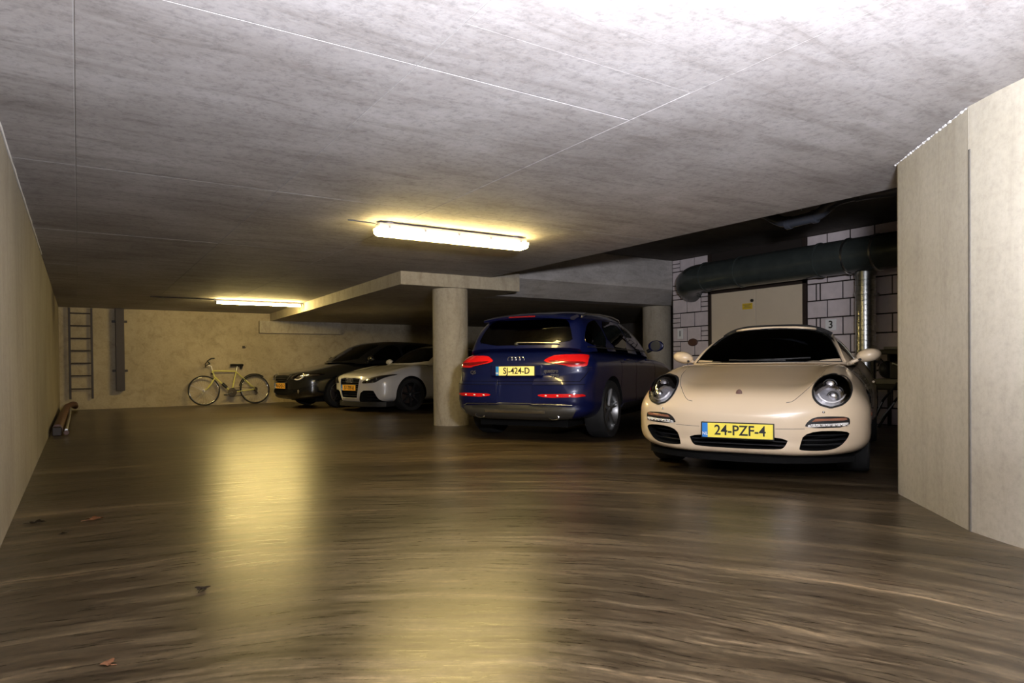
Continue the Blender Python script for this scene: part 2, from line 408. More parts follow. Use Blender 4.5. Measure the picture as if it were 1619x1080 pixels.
for c in range(11):
    z0, z1 = joints_z[c], joints_z[c+1]
    if z0 > 2.6: pass
    # right of the door (smaller y)
    if c % 2 == 1:      # row with narrow upright bricks by the door frame
        block(6.115+G, 6.265-G, z0+G, z1-G); block(6.05+G, 6.11-G, z0+G, z1-G, 'brick'); y = 6.045
    else:
        block(5.93+G, 6.265-G, z0+G, z1-G); y = 5.93
    while y > 2.5:
        block(y-.362+G, y-G, z0+G, z1-G); y -= .362
    # left of the door
    if c % 2 == 0:
        small_stack(YBM-.20, YBM-.01, z0, z1); block(8.55+G, YBM-.20-G, z0+G, z1-G); block(8.21+G, 8.55-G, z0+G, z1-G)
    else:
        block(8.735+G, YBM-.01-G, z0+G, z1-G); block(8.40+G, 8.735-G, z0+G, z1-G); small_stack(8.21, 8.40, z0, z1)
# double door
dr = empty('door_1', (XR, 7.2, 0), kind='structure')
def relP(o, root):      # child given in world coords
    o.parent = root; o.location = Vector(o.location)-Vector(root.location); return o
bm = bmesh.new()
box(bm, (XR-.03, DY0-.0, 0), (XR+.05, DY0+.055, 2.86)); box(bm, (XR-.03, DY1, 0), (XR+.05, DY1+.055, 2.86)); box(bm, (XR-.03, DY0, DZ-.005), (XR+.05, DY1+.05, DZ+.06))
relP(obj('door_frame', bm, M['steel_d']), dr)
relP(obj('door_leaf', B((XR-.008, DY0+.06, .01), (XR+.04, 7.20, DZ-.01), .003), M['door']), dr)
relP(obj('door_leaf', B((XR-.008, 7.212, .01), (XR+.04, DY1-.004, DZ-.01), .003), M['door']), dr)
relP(obj('transom', B((XR+.02, DY0+.05, DZ+.06), (XR+.045, DY1, 2.86)), M['matte']), dr)
bm = bmesh.new(); lathe(bm, [(.0, -.03), (.024, -.028), (.026, 0), (.02, .01)], 16, 'X', (XR-.01, 7.27, 1.955))
relP(obj('door_lock', bm, M['black'], smooth=40), dr)
def sign(y, z, w_, h_, mat, txt, label, root=None, tm='ink', ts=.13):
    r = obj('wall_sign' if txt or label else 'sticker', B((XR-.016, y-w_/2, z-h_/2), (XR-.005, y+w_/2, z+h_/2), .001), mat)
    if label: prop(r, label, 'sign')
    if txt:
        me = text_mesh(txt, ts); o = link('sign_digit', me, r, M[tm])
        o.matrix_local = Matrix(((0, 0, -1, XR-.017), (-1, 0, 0, y), (0, 1, 0, z), (0, 0, 0, 1)))
    return r
sign(5.865, 1.465, .17, .17, M['white'], "3", 'small white square sign reading 3 on the block wall', ts=.16)
sign(8.89, 1.46, .13, .19, M['white'], "1", 'small white upright sign reading 1 on the block wall', ts=.15)
s_ = sign(7.37, 1.865, .20, .10, M['sticker'], "", 'yellow sticker on the cream double door', ts=.02)
bm = bmesh.new()
for k, wl in enumerate((.15, .11, .14)): box(bm, (XR-.018, 7.37-wl/2, 1.885-k*.022), (XR-.0155, 7.37+wl/2, 1.892-k*.022))
obj('print_lines', bm, M['joint'], s_)
bm = bmesh.new(); lathe(bm, [(.0, -.035), (.1, -.03), (.12, -.01), (.115, .0)], 28, 'X', (XR-.005, 8.58, 1.29))
bmesh.ops.scale(bm, vec=(1, 1, .6), space=Matrix.Translation((0, 0, -1.29)), verts=bm.verts)
obj('wall_plate', bm, M['brown'], smooth=40, label='brown oval fitting low on the block wall left of the door', cat='wall fitting')  # plain brown oval plate, gives no light

# ------------------------------------------------------------------ ducts and pipes in the bay
DX, DZc, DR = 9.20, 2.40, .246
duct = empty('ventilation_duct', (DX, 6, DZc), label='large dark grey round ventilation duct above the cream double door', cat='duct')
def dch(name, bm, mat, sm=40):
    o = obj(name, bm, mat, smooth=sm); o.parent = duct; o.location = -Vector(duct.location); return o
dch('duct_tube', T([(DX, 2.15, DZc), (DX, 5, DZc), (DX, 7.9, DZc)], DR, 36), M['duct'])
el = [(DX, 7.9, DZc)]
for k in range(1, 10):
    a = k/9*math.radians(68); el.append((DX+.46*(1-math.cos(a)), 8.02+.56*math.sin(a), DZc-.10*(1-math.cos(a))*1.6))
el.append((XR+.01, el[-1][1]+.06, el[-1][2]-.03))
dch('elbow', T(el, DR-.004, 36), M['duct'])
for y in (7.18, 5.77, 5.33, 4.93, 7.9, 3.4):
    bm = bmesh.new(); lathe(bm, [(DR+.001, -.02), (DR+.013, -.012), (DR+.013, .012), (DR+.001, .02)], 36, 'Y', (DX, y, DZc))
    dch('duct_ring', bm, M['galv'] if y in (5.33, 4.93) else M['duct'])
bm = bmesh.new(); VY = 5.16
prof = [(.138, 2.165), (.138, 2.1)]
z = 2.1
while z > .35:
    prof += [(.130, z), (.130, z-.052), (.1345, z-.056), (.1345, z-.066)]; z -= .07
lathe(bm, prof, 28, 'Z', (9.28, VY, 0))
dp = obj('branch_duct', bm, M['galv'], smooth=35, label='shiny galvanised spiral duct running down the block wall', cat='duct')
for z in (1.86, .9):
    bm = bmesh.new(); lathe(bm, [(.136, z-.02), (.142, z-.018), (.142, z+.018), (.136, z+.02)], 28, 'Z', (9.28, VY, 0)); box(bm, (9.40, VY-.03, z-.02), (9.59, VY+.03, z+.02))
    obj('pipe_clamp', bm, M['galv'], dp, smooth=35)
pts = [(6.9, 5.25, 2.78), (6.88, 5.0, 2.66), (6.83, 4.86, 2.575), (6.8, 4.75, 2.52), (6.8, 4.62, 2.49), (6.8, 4.36, 2.50), (6.8, 4.26, 2.53), (6.8, 4.16, 2.60), (6.8, 4.06, 2.635), (6.8, 3.9, 2.64), (6.8, 3.5, 2.60), (6.8, 3.0, 2.59), (6.8, 2.1, 2.57)]
dpz = obj('drain_pipe', T(pts, .062, 18), M['pvc'], smooth=60, label='dark plastic drain pipe bending under the bay ceiling', cat='pipe')
for (y, z) in ((4.66, 2.49), (4.34, 2.50), (3.85, 2.64)):
    bm = bmesh.new(); lathe(bm, [(.064, -.03), (.074, -.025), (.074, .025), (.064, .03)], 18, 'Y', (6.8, y, z)); obj('coupling', bm, M['pvc'], dpz, smooth=40)
for y in (4.5, 3.7):
    obj('pipe_hanger', T([(6.8, y, 2.6), (6.8, y, HB)], .006, 6), M['galv'], dpz)

# ------------------------------------------------------------------ ceiling lights
def luminaire(x0, x1, y, covered, label):
    r = empty('ceiling_lamp', ((x0+x1)/2, y, HC), label=label, cat='lamp', group='fluorescent ceiling lamps')
    L = (x1-x0)/2
    if covered:
        bm = bmesh.new(); box(bm, (-L+.01, -.060, -.062), (L-.01, .060, -.018), 0, .006); o = obj('housing', bm, M['housing'], r)
        # translucent trough cover
        sec = [(-.074, -.062), (-.076, -.085), (-.062, -.128), (.062, -.128), (.076, -.085), (.074, -.062)]
        bm = bmesh.new(); st = [(-L, .7), (-L+.03, 1), (L-.03, 1), (L, .7)]
        rg = [[bm.verts.new((x, a*(.85+.15*k), -.062+(b+.062)*k)) for a, b in sec] for x, k in st]
        for i in range(3):
            for k in range(6): bm.faces.new((rg[i][k], rg[i][(k+1) % 6], rg[i+1][(k+1) % 6], rg[i+1][k]))
        bm.faces.new(rg[0]); bm.faces.new(rg[-1])
        obj('cover', bm, M['tubeglow'], r, smooth=30)
        obj('mount', B((-L+.1, -.02, -.018), (-L+.16, .02, .0)), M['housing'], r); obj('mount', B((L-.16, -.02, -.018), (L-.1, .02, 0)), M['housing'], r)
        for sx in np.linspace(-L+.1, L-.1, 5):
            obj('clip', B((sx-.012, -.078, -.046), (sx+.012, .078, -.072)), M['housing'], r)
        obj('cable', T([(-L+.02, 0, -.03), (-L-.05, .01, -.02), (-L-.25, .06, -.006)], .006, 6), M['black'], r)
    else:
        obj('housing', B((-L, -.022, -.04), (L, .022, 0), .004), M['housing'], r)
        obj('tube', T([(-L+.05, -.0, -.072), (L-.05, -.0, -.072)], .019, 14), M['tubeglow2'], r, smooth=60)
        for sx in (-1, 1): obj('tube_holder', B((sx*(L-.045)-.012, -.02, -.095), (sx*(L-.045)+.012, .02, -.04), .004), M['black'], r)
        obj('cable', T([(-L, 0, -.012), (-L-1.1, 0, -.008)], .008, 6), M['black'], r)
    return r
luminaire(2.33, 3.99, 5.87, True, 'glowing covered strip lamp, the nearer one on the ceiling')
luminaire(2.24, 3.97, 14.15, False, 'glowing bare tube lamp on the ceiling near the back wall')

# ------------------------------------------------------------------ things at the back wall
lad = empty('wall_ladder', (.05, YB-.08, .24), label='narrow dark steel ladder fixed to the back wall in the left corner', cat='ladder')
for x in (-.205, .205):
    obj('rail', B((x-.022, -.012, 0), (x+.022, .012, 2.0), .003), M['steel_d'], lad)
for z in (2.119, 1.845, 1.569, 1.3, 1.024, .75, .462):
    obj('rung', T([(-.2, 0, z-.24), (.2, 0, z-.24)], .014, 10), M['steel_d'], lad, smooth=60)
for x in (-.2, .2):
    for z in (.35, 1.7): obj('bracket', B((x-.015, 0, z), (x+.015, .08, z+.03)), M['steel_d'], lad)
wc = empty('wall_channel', (.79, YB-.02, .40), label='tall dark steel channel standing off the back wall beside the ladder', cat='channel')
bm = bmesh.new(); box(bm, (-.085, -.16, 0), (.085, -.02, 1.848), 0, .004); obj('channel_body', bm, M['steel_d'], wc)
for z in (.45, 1.56): obj('bracket', B((-.15, -.06, z-.025), (.15, .018, z+.025), .004), M['steel_d'], wc)
fp = empty('floor_pipe', (-.2, 13, .09), label='rust-red pipe lying along the foot of the left wall', cat='pipe')
pp = [(-.02, 17.4, -.02), (.03, 17.2, .06), (.03, 16.8, .06)] 
pp = [(.13, 4.3, .0), (.12, 4.1, .05), (.08, 3.8, .065), (.0, 3.2, .05), (-.03, 1.5, .02), (-.05, -2.0, .0)]
o = obj('pipe_body', T([(x, y, z) for x, y, z in pp], .06, 16), M['rust'], fp, smooth=60)
obj('pipe_rail', T([(.05, 3.9, .04), (.06, 1, -.01), (.05, -2.05, -.02)], .018, 8), M['galv'], fp, smooth=60)
obj('pipe_foot', B((-.11, -2.10, -.09), (.0, -2.0, .03), .01), M['steel_d'], fp)
bm = bmesh.new(); lathe(bm, [(.03, -.03), (.03, .02), (0, .03)], 14, 'Y', (.05, -2.09, -.05)); obj('pipe_cap', bm, M['rust'], fp, smooth=40)
bm = B((3.41, YB-.02, 1.37), (3.47, YB, 1.43), .004); sw = obj('wall_hook', bm, M['steel_d'], label='tiny dark hook on the back wall above the bicycle', cat='hook')
obj('hook_arm', T([(3.46, YB-.02, 1.4), (3.48, YB-.05, 1.38), (3.49, YB-.05, 1.42)], .006, 6), M['steel_d'], sw)

# bicycle
def bicycle():
    r = empty('bicycle', (2.50, 17.24, 0), math.radians(5), 1.04, label='pale yellow-green racing bicycle leaning against the back wall', cat='bicycle')
    lean = math.radians(7)
    def Lp(p):  # lean about ground line towards +y
        x, y, z = p; return (x, y*math.cos(lean)+z*math.sin(lean), z*math.cos(lean)-y*math.sin(lean))
    def tb(name, pts, rad, mat, n=10, par=None, closed=False):
        return obj(name, T([Lp(p) for p in pts], rad, n, closed), mat, par or r, smooth=60)
    WB, R_ = 1.135, .345
    F, Rr = (0, 0, R_), (WB, 0, R_)
    for nm, c in (('front', F), ('rear', Rr)):
        wl = tb('wheel_rim', [(c[0]+(R_-.032)*math.cos(a), 0, c[2]+(R_-.032)*math.sin(a)) for a in np.linspace(0, 2*PI, 48, endpoint=False)], .0085, M['chrome'], 8, closed=True)
        tb('tyre', [(c[0]+(R_-.013)*math.cos(a), 0, c[2]+(R_-.013)*math.sin(a)) for a in np.linspace(0, 2*PI, 48, endpoint=False)], .014, M['rubber'], 8, wl, True)
        bm = bmesh.new()
        for k in range(28):
            a = k*2*PI/28; s = .02*(1 if k % 2 else -1)
            tube(bm, [Lp((c[0]+.015*math.cos(a+.8), s, c[2]+.015*math.sin(a+.8))), Lp((c[0]+(R_-.035)*math.cos(a), 0, c[2]+(R_-.035)*math.sin(a)))], .0012, 4)
        obj('spokes', bm, M['alu'], wl, kind='stuff')
        tb('wheel_hub', [(c[0], -.045, c[2]), (c[0], .045, c[2])], .02, M['alu'], 12, wl)
    BB = (.60, 0, .285); SEAT = (.70+.02, 0, .80); HT, HBm = (.215, 0, .80), (.262, 0, .66)
    HT = (.195, 0, .80); HBm = (.235, 0, .665); ST = (.725, 0, .775)
    fr = bmesh.new()
    for a, b, rad in ((HT, (ST[0], 0, .78), .0145), (HBm, BB, .017), (ST, BB, .0155), (HT, HBm, .019)):
        tube(fr, [Lp(a), Lp(b)], rad, 12)
    for s in (-1, 1):
        tube(fr, [Lp((BB[0], s*.03, BB[2])), Lp((WB, s*.055, R_))], .009, 8); tube(fr, [Lp((ST[0], s*.012, ST[2]-.01)), Lp((WB, s*.055, R_))], .008, 8)
    obj('frame', fr, M['bike'], r, smooth=60)
    bm = bmesh.new()
    for s in (-1, 1): tube(bm, [Lp((.24, s*.045, .64)), Lp((.16, s*.05, .50)), Lp((.07, s*.05, .39)), Lp((0, s*.05, R_))], [.013, .012, .010, .008], 8)
    tube(bm, [Lp((.24, -.045, .645)), Lp((.24, .045, .645))], .015, 8)
    obj('fork', bm, M['bike'], r, smooth=60)
    tb('stem', [(.195, 0, .80), (.18, 0, .90), (.10, 0, .935)], .013, M['alu'])
    tb('handlebar', [(.10, -.20, .935), (.10, .20, .935)], .0125, M['black'])
    for s in (-1, 1):
        tb('bar_drop', [(.10, s*.2, .935), (.05, s*.21, 1.0), (.13, s*.21, 1.055), (.205, s*.21, 1.06)], .017, M['black'])
        tb('brake_lever', [(.05, s*.21, 1.0), (.0, s*.21, .93), (.01, s*.21, .85)], .010, M['steel_d'], 8)
    sd = bmesh.new()
    rings = []
    for x, w_, z in ((.60, .02, .925), (.66, .03, .93), (.76, .055, .925), (.86, .075, .93), (.885, .06, .925)):
        rings.append([sd.verts.new(Lp((x, y*w_, z+zz))) for y, zz in ((-1, 0), (-.6, .022), (0, .028), (.6, .022), (1, 0), (0, -.035))])
    for i in range(4):
        for k in range(6): sd.faces.new((rings[i][k], rings[i][(k+1) % 6], rings[i+1][(k+1) % 6], rings[i+1][k]))
    sd.faces.new(rings[0]); sd.faces.new(rings[-1])
    obj('saddle', sd, M['black'], r, smooth=50)
    tb('seat_post', [(.725, 0, .775), (.755, 0, .905)], .0125, M['alu'])
    bm = bmesh.new(); sphere(bm, Lp((.84, 0, .865)), .035, .05, .03, 12, 8); obj('saddle_bag', bm, M['black'], r, smooth=60)
    cr = bmesh.new(); lathe(cr, [(0, -.07), (.075, -.068), (.1, -.066), (.1, -.060), (0, -.058)], 28, 'Y', (BB[0], 0, BB[2]))
    for v in cr.verts: v.co = Lp(v.co)
    ck = obj('chain_ring', cr, M['steel_d'], r, smooth=40)
    for s in (-1, 1):
        a = math.radians(200 if s < 0 else 20)
        e = (BB[0]+.17*math.cos(a), s*.085, BB[2]+.17*math.sin(a))
        tb('crank', [(BB[0], s*.075, BB[2]), e], .009, M['alu'], 8); obj('pedal', B(tuple(np.array(Lp(e))-(.035, .03, .012)), tuple(np.array(Lp(e))+(.035, .03, .012)), .003), M['black'], r)
    tb('chain', [(BB[0], -.063, BB[2]+.1), (WB, -.06, R_+.04), (WB+.04, -.06, R_), (WB, -.06, R_-.04), (WB-.02, -.06, R_-.13), (BB[0], -.063, BB[2]-.1)], .005, M['steel_d'], 6)
    bm = bmesh.new(); lathe(bm, [(0, -.075), (.02, -.072), (.045, -.05), (.048, -.03), (0, -.03)], 20, 'Y', (WB, 0, R_))
    for v in bm.verts: v.co = Lp(v.co)
    obj('sprocket', bm, M['steel_d'], r, smooth=40)
    tb('derailleur', [(WB+.01, -.06, R_-.02), (WB+.03, -.07, R_-.09), (WB-.01, -.06, R_-.14)], .014, M['steel_d'], 8)
    tb('bottle', [(.40, 0, .50), (.50, 0, .40)], .034, M['black'], 12)
    tb('rear_mudguard', [(WB+(R_+.02)*math.cos(a), 0, R_+(R_+.02)*math.sin(a)) for a in np.linspace(math.radians(55), math.radians(165), 18)], .013, M['black'], 6)
    tb('front_brake', [(.20, -.03, .72), (.17, 0, .735), (.20, .03, .72)], .012, M['steel_d'], 8)
    return r
bicycle()

# workbench against the block wall
wb = empty('workbench', (9.33, 4.75, 0), label='black metal workbench against the block wall behind the cream car', cat='workbench')
obj('bench_top', B((-.24, -.55, 1.0), (.24, .25, 1.065), .006), M['black'], wb)
obj('shelf', B((-.22, -.55, .60), (.22, .25, .665), .004), M['shelf_l'], wb)
obj('shelf_rail', B((-.235, -.55, .535), (-.215, .25, .60), .003), M['black'], wb)
for y in (-.5, .22):
    obj('leg', B((-.23, y-.02, 0), (-.19, y+.02, 1.0), .003), M['black'], wb); obj('leg', B((.19, y-.02, 0), (.23, y+.02, 1.0), .003), M['black'], wb)
obj('back_panel', B((.2, -.5, .665), (.215, .22, 1.0)), M['matte'], wb)
for dy in (0, -.16):
    sk = obj('folding_trestle', T([(9.0, 4.93+dy*.6, .02), (9.05, 4.80+dy, .38), (9.08, 4.62+dy, .62)], .017, 8), M['black'],
        label='black tubular folding leg leaning by the bench, '+('nearer the cream car' if dy == 0 else 'nearer the pillar'), cat='trestle')
    obj('trestle_strip', T([(8.982, 4.90+dy*.6, .12), (9.03, 4.80+dy, .36)], .009, 8), M['alu'], sk)
bm = bmesh.new(); sphere(bm, (9.31, 4.88, .79), .15, .085, .12, 16, 10); o = obj('tool_bag', bm, M['leather'], smooth=60, label='dark soft bag on the bench shelf', cat='bag')
obj('bag_handle', T([(9.19, 4.94, .84), (9.15, 4.88, .94), (9.19, 4.82, .84)], .01, 8), M['leather'], o)
bm = bmesh.new(); box(bm, (9.14, 4.50, .666), (9.45, 4.76, .90), 0, .01); o = obj('tool_case', bm, M['black'], label='black case on the bench shelf close to the pillar', cat='case')
obj('case_handle', T([(9.14, 4.60, .82), (9.10, 4.62, .85), (9.10, 4.70, .88), (9.14, 4.72, .86)], .008, 6), M['alu'], o)
bm = bmesh.new(); box(bm, (9.12, 4.55, 1.066), (9.3, 4.83, 1.10), 0, .006); obj('tool_box', bm, M['shelf_l'], label='flat grey box on the bench top', cat='box')

# fallen leaves
def leaf(x, y, size, mat, label, rz):
    bm = bmesh.new(); n = 22; vs = []
    for k in range(n):
        a = 2*PI*k/n; rr = size*(.42+.5*abs(math.cos(2.5*a))**1.6)
        vs.append(bm.verts.new((rr*math.cos(a), rr*math.sin(a), .003+size*.22*abs(math.sin(a*1.5)))))
    c = bm.verts.new((0, 0, .004))
    for k in range(n): bm.faces.new((c, vs[k], vs[(k+1) % n]))
    r = bmesh.ops.solidify(bm, geom=bm.faces[:], thickness=.0008)
    o = obj('dry_leaf', bm, mat, smooth=60, label=label, cat='leaf'); o.location = (x, y, .0005); o.rotation_euler = (0, 0, rz)
    obj('leaf_stem', T([(0, 0, .004), (-size*.7, .2*size, .004), (-size*1.3, .1*size, .006)], .0015, 5), mat, o)
leaf(.07, 4.714, .055, M['leaf_o'], 'orange dry leaf on the floor near the left wall, farthest of the orange ones', .4)
leaf(.411, 2.966, .036, M['leaf_d'], 'dark curled leaf on the floor below the bright lamp reflection', 1.2)
leaf(.065, 2.383, .028, M['leaf_o'], 'small orange leaf on the floor closest to the bottom edge', 2.2)
leaf(-.258+.04, 4.81, .05, M['leaf_d'], 'dark leaf on the floor touching the foot of the left wall', .1)
leaf(-.08, 4.408, .022, M['leaf_d'], 'tiny dark leaf on the floor nearest the camera along the left wall', .8)

# ------------------------------------------------------------------ cars
def pchip(xk, yk, x):
    xk = np.array(xk, float); yk = np.array(yk, float); x = np.asarray(x, float)
    h = np.diff(xk); d = np.diff(yk)/h; m = np.zeros(len(xk)); m[0] = d[0]; m[-1] = d[-1]
    for i in range(1, len(xk)-1):
        if d[i-1]*d[i] > 0:
            w1, w2 = 2*h[i]+h[i-1], h[i]+2*h[i-1]; m[i] = (w1+w2)/(w1/d[i-1]+w2/d[i])
    i = np.clip(np.searchsorted(xk, x)-1, 0, len(h)-1); t = np.clip((x-xk[i])/h[i], 0, 1)
    return (2*t**3-3*t**2+1)*yk[i]+(t**3-2*t**2+t)*h[i]*m[i]+(-2*t**3+3*t**2)*yk[i+1]+(t**3-t**2)*h[i]*m[i+1]
def chaikin(poly, n=2):
    for _ in range(n):
        q = []
        for i in range(len(poly)):
            a, b = np.array(poly[i]), np.array(poly[(i+1) % len(poly)])
            q += [tuple(.75*a+.25*b), tuple(.25*a+.75*b)]
        poly = q
    return poly
def mirror(poly): return [(-y, z) for y, z in poly]
def grid_close(bm, rings, mi=0):
    vs = [[bm.verts.new(p) for p in rg] for rg in rings]; n = len(vs[0])
    for i in range(len(vs)-1):
        for k in range(n): bm.faces.new((vs[i][k], vs[i][(k+1) % n], vs[i+1][(k+1) % n], vs[i+1][k])).material_index = mi
    bm.faces.new(vs[0]).material_index = mi; bm.faces.new(vs[-1]).material_index = mi
def body_rings(K, L, x0, p0, x1, p1, mod=None, M_=26, zc=.5, nup=3, nlow=4):
    ii = np.linspace(0, 1, 92); base = .5-.5*np.cos(PI*ii); xs_ = L*(.35*ii+.65*base); 
    xs_ = np.unique(np.concatenate([[.003, .008, .015, .025], np.clip(xs_, .003, L-.003), [L-.02, L-.008]])); xs_ = xs_[xs_ > .0029]
    keep = [xs_[0]]
    for v in xs_[1:]:
        if v-keep[-1] > .004: keep.append(v)
    w_ = pchip(*zip(*K['w']), keep); t_ = pchip(*zip(*K['t']), keep); b_ = pchip(*zip(*K['b']), keep)
    rings = []
    for x, wv, t, b in zip(keep, w_, t_, b_):
        f = 1
        if x < x0: f = (1-((x0-x)/x0)**p0)**(1/p0)
        if x > L-x1: f = min(f, (1-((x-(L-x1))/x1)**p1)**(1/p1))
        wv = wv*f; ring = []
        zcl = min(max(zc, b+.05), t-.05)
        fr = [(-PI/2+PI*k/M_) for k in range(M_+1)]
        half = []
        for a in fr:
            n = nup if a > 0 else nlow
            y = wv*abs(math.cos(a))**(2/n); s = abs(math.sin(a))**(2/n)
            z = zcl+(t-zcl)*s if a > 0 else zcl-(zcl-b)*s
            half.append((y, z))
        pts = [(x, y, z) for y, z in half]+[(x, -y, z) for y, z in half[::-1][1:-1]]
        if mod: pts = [mod(*p) for p in pts]
        rings.append(pts)
    return rings
def bool_cut(ob, cutters):
    for c in cutters:
        md = ob.modifiers.new('b', 'BOOLEAN'); md.operation = 'DIFFERENCE'; md.solver = 'EXACT'; md.object = c
    bpy.context.view_layer.update()
    me = bpy.data.meshes.new_from_object(ob.evaluated_get(bpy.context.evaluated_depsgraph_get()))
    ob.modifiers.clear()
    old = ob.data; ob.data = me; bpy.data.meshes.remove(old)
    for c in cutters:
        m_ = c.data; bpy.data.objects.remove(c); bpy.data.meshes.remove(m_)
def bvh_of(*obs):
    bm = bmesh.new()
    for o in obs: bm.from_mesh(o.data)
    t = BVHTree.FromBMesh(bm); bm.free(); return t
def mapdir(axis, u_, v_):
    # returns ray origin & direction for outline coords
    if axis == 'F': return Vector((-1.5, u_, v_)), Vector((1, 0, 0))
    if axis == 'R': return Vector((8, u_, v_)), Vector((-1, 0, 0))
    if axis == 'S+': return Vector((u_, 2.5, v_)), Vector((0, -1, 0))
    if axis == 'S-': return Vector((u_, -2.5, v_)), Vector((0, 1, 0))
    if axis == 'T': return Vector((u_, v_, 3)), Vector((0, 0, -1))
def cast(bvh, axis, u_, v_, off=0):
    o, d = mapdir(axis, u_, v_); h = bvh.ray_cast(o, d)
    if h[0] is None: return None
    n = h[1]
    if n.dot(d) > 0: n = -n
    return h[0]+n*off
def patch(name, bvh, axis, poly, mat, par, off=.004, thick=.012, rows=12, cols=16, smooth=2, bulge=0, flip=False, maxd=None, **k):
    if smooth: poly = chaikin(poly, smooth)
    vs_ = [p[1] for p in poly]; v0, v1 = min(vs_), max(vs_); e = (v1-v0)*.004
    F_, Bk = [], []; _, d = mapdir(axis, 0, 0); last = None
    for i in range(rows+1):
        v = v0+e+(v1-v0-2*e)*(.5-.5*math.cos(PI*i/rows)*(1) if smooth else i/rows)
        xs_ = []
        for a, b in zip(poly, poly[1:]+poly[:1]):
            if (a[1]-v)*(b[1]-v) <= 0 and a[1] != b[1]: xs_.append(a[0]+(b[0]-a[0])*(v-a[1])/(b[1]-a[1]))
        if len(xs_) < 2: continue
        u0, u1 = min(xs_), max(xs_); row = []
        for j in range(cols+1):
            u_ = u0+(u1-u0)*j/cols
            bl = bulge*(1-((i-rows/2)/(rows/2))**2)*(1-((j-cols/2)/(cols/2))**2)
            p = cast(bvh, axis, u_, v, off+bl)
            if p is None: p = last.copy() if last is not None else mapdir(axis, u_, v)[0]-mapdir(axis, u_, v)[0].project(d)
            last = p; row.append(p)
        F_.append(row)
    if flip: pass
    bm = bmesh.new(); R_ = len(F_)
    fv = [[bm.verts.new(p) for p in r] for r in F_]; bv = [[bm.verts.new(p+d*(thick+off)) for p in r] for r in F_]
    for i in range(R_-1):
        for j in range(cols):
            bm.faces.new((fv[i][j], fv[i][j+1], fv[i+1][j+1], fv[i+1][j])); bm.faces.new((bv[i][j], bv[i+1][j], bv[i+1][j+1], bv[i][j+1]))
    for i in range(R_-1):
        bm.faces.new((fv[i][0], fv[i+1][0], bv[i+1][0], bv[i][0])); bm.faces.new((fv[i][cols], bv[i][cols], bv[i+1][cols], fv[i+1][cols]))
    for j in range(cols):
        bm.faces.new((fv[0][j], bv[0][j], bv[0][j+1], fv[0][j+1])); bm.faces.new((fv[-1][j], fv[-1][j+1], bv[-1][j+1], bv[-1][j]))
    return obj(name, bm, mat, par, smooth=35, **k)
def surf_line(name, bvh, axis, pts, mat, par, r=.002, off=0, n=24, closed=False, sides=6):
    P_ = []
    pts = list(pts)
    if closed: pts = pts+[pts[0]]
    seg = []
    for a, b in zip(pts, pts[1:]):
        m = max(2, int(math.dist(a, b)/.03))
        seg += [(a[0]+(b[0]-a[0])*t/m, a[1]+(b[1]-a[1])*t/m) for t in range(m)]
    if not closed: seg.append(pts[-1])
    for u_, v_ in seg:
        p = cast(bvh, axis, u_, v_, off)
        if p is not None: P_.append(p)
    if len(P_) < 3: return None
    return obj(name, T(P_, r, sides, closed), mat, par, smooth=60)
def wheel(par, x, y, R_, rim, width, side, spokes=5, mat='alu', style='twin', rz=.2):
    # side: +1 outer face toward +y
    bm = bmesh.new(); W = width/2; s = side
    lathe(bm, [(rim*1.0, -W*s*.9), (R_*.96, -W*s), (R_*.995, -W*s*.8), (R_, -W*s*.4), (R_, W*s*.4), (R_*.995, W*s*.8), (R_*.955, W*s), (rim*1.02, W*s*.93), (rim*1.0, W*s*.85)], 40, 'Y', (x, y, R_), closed=True)
    wh = obj('wheel', bm, M['rubber'], par, smooth=35)
    bm = bmesh.new()
    lathe(bm, [(rim*1.02, W*s*.88), (rim*.985, W*s*.95), (rim*.94, W*s*.8), (rim*.90, -W*s*.3), (rim*.9, -W*s*.9)], 40, 'Y', (x, y, R_), cap=False)
    obj('rim', bm, M[mat], wh, smooth=35)
    bm = bmesh.new(); lathe(bm, [(.9*rim, -W*s*.32), (.9*rim, -W*s*.36)], 32, 'Y', (x, y, R_)); bmd = bmesh.new(); bm.free(); bm = bmd; lathe(bm, [(0, -W*s*.1), (rim*.72, -W*s*.1), (rim*.72, -W*s*.25), (0, -W*s*.25)], 32, 'Y', (x, y, R_)); obj('brake_disc', bm, M['steel_d'], wh, smooth=35)
    bm = bmesh.new(); lathe(bm, [(rim*.89, -W*s*.6), (rim*.89, -W*s*.7)], 32, 'Y', (x, y, R_)); obj('wheel_back', bm, M['matte'], wh)
    for k in range(spokes):
        a = rz+2*PI*k/spokes
        bm = bmesh.new()
        for dd in ((-.09, .09) if style == 'twin' else (0,)):
            c_, s_ = math.cos(a), math.sin(a)
            def P3(rr, tt, yy): return (x+rr*math.cos(a+dd*1.0*(rr/rim))+tt*-math.sin(a), y+yy, R_+rr*math.sin(a+dd*(rr/rim))+tt*math.cos(a))
            w0, w1 = (.03, .016) if style == 'twin' else (.05, .035)
            v = [bm.verts.new(P3(rr, tt, yy*s)) for rr, ww, yo in ((rim*.12, w0, W*.72), (rim*.95, w1, W*.86)) for tt, yy in ((-ww/2, yo-.03), (ww/2, yo-.03), (ww/2*.6, yo), (-ww/2*.6, yo))]
            for q in ((0, 1, 2, 3), (4, 7, 6, 5), (0, 4, 5, 1), (1, 5, 6, 2), (2, 6, 7, 3), (3, 7, 4, 0)): bm.faces.new([v[i] for i in q])
        obj('spoke', bm, M[mat], wh)
    bm = bmesh.new(); lathe(bm, [(rim*.16, W*s*.6), (rim*.16, W*s*.84), (rim*.1, W*s*.92), (0, W*s*.93)], 20, 'Y', (x, y, R_)); obj('hub_cap', bm, M[mat], wh, smooth=35)
    return wh
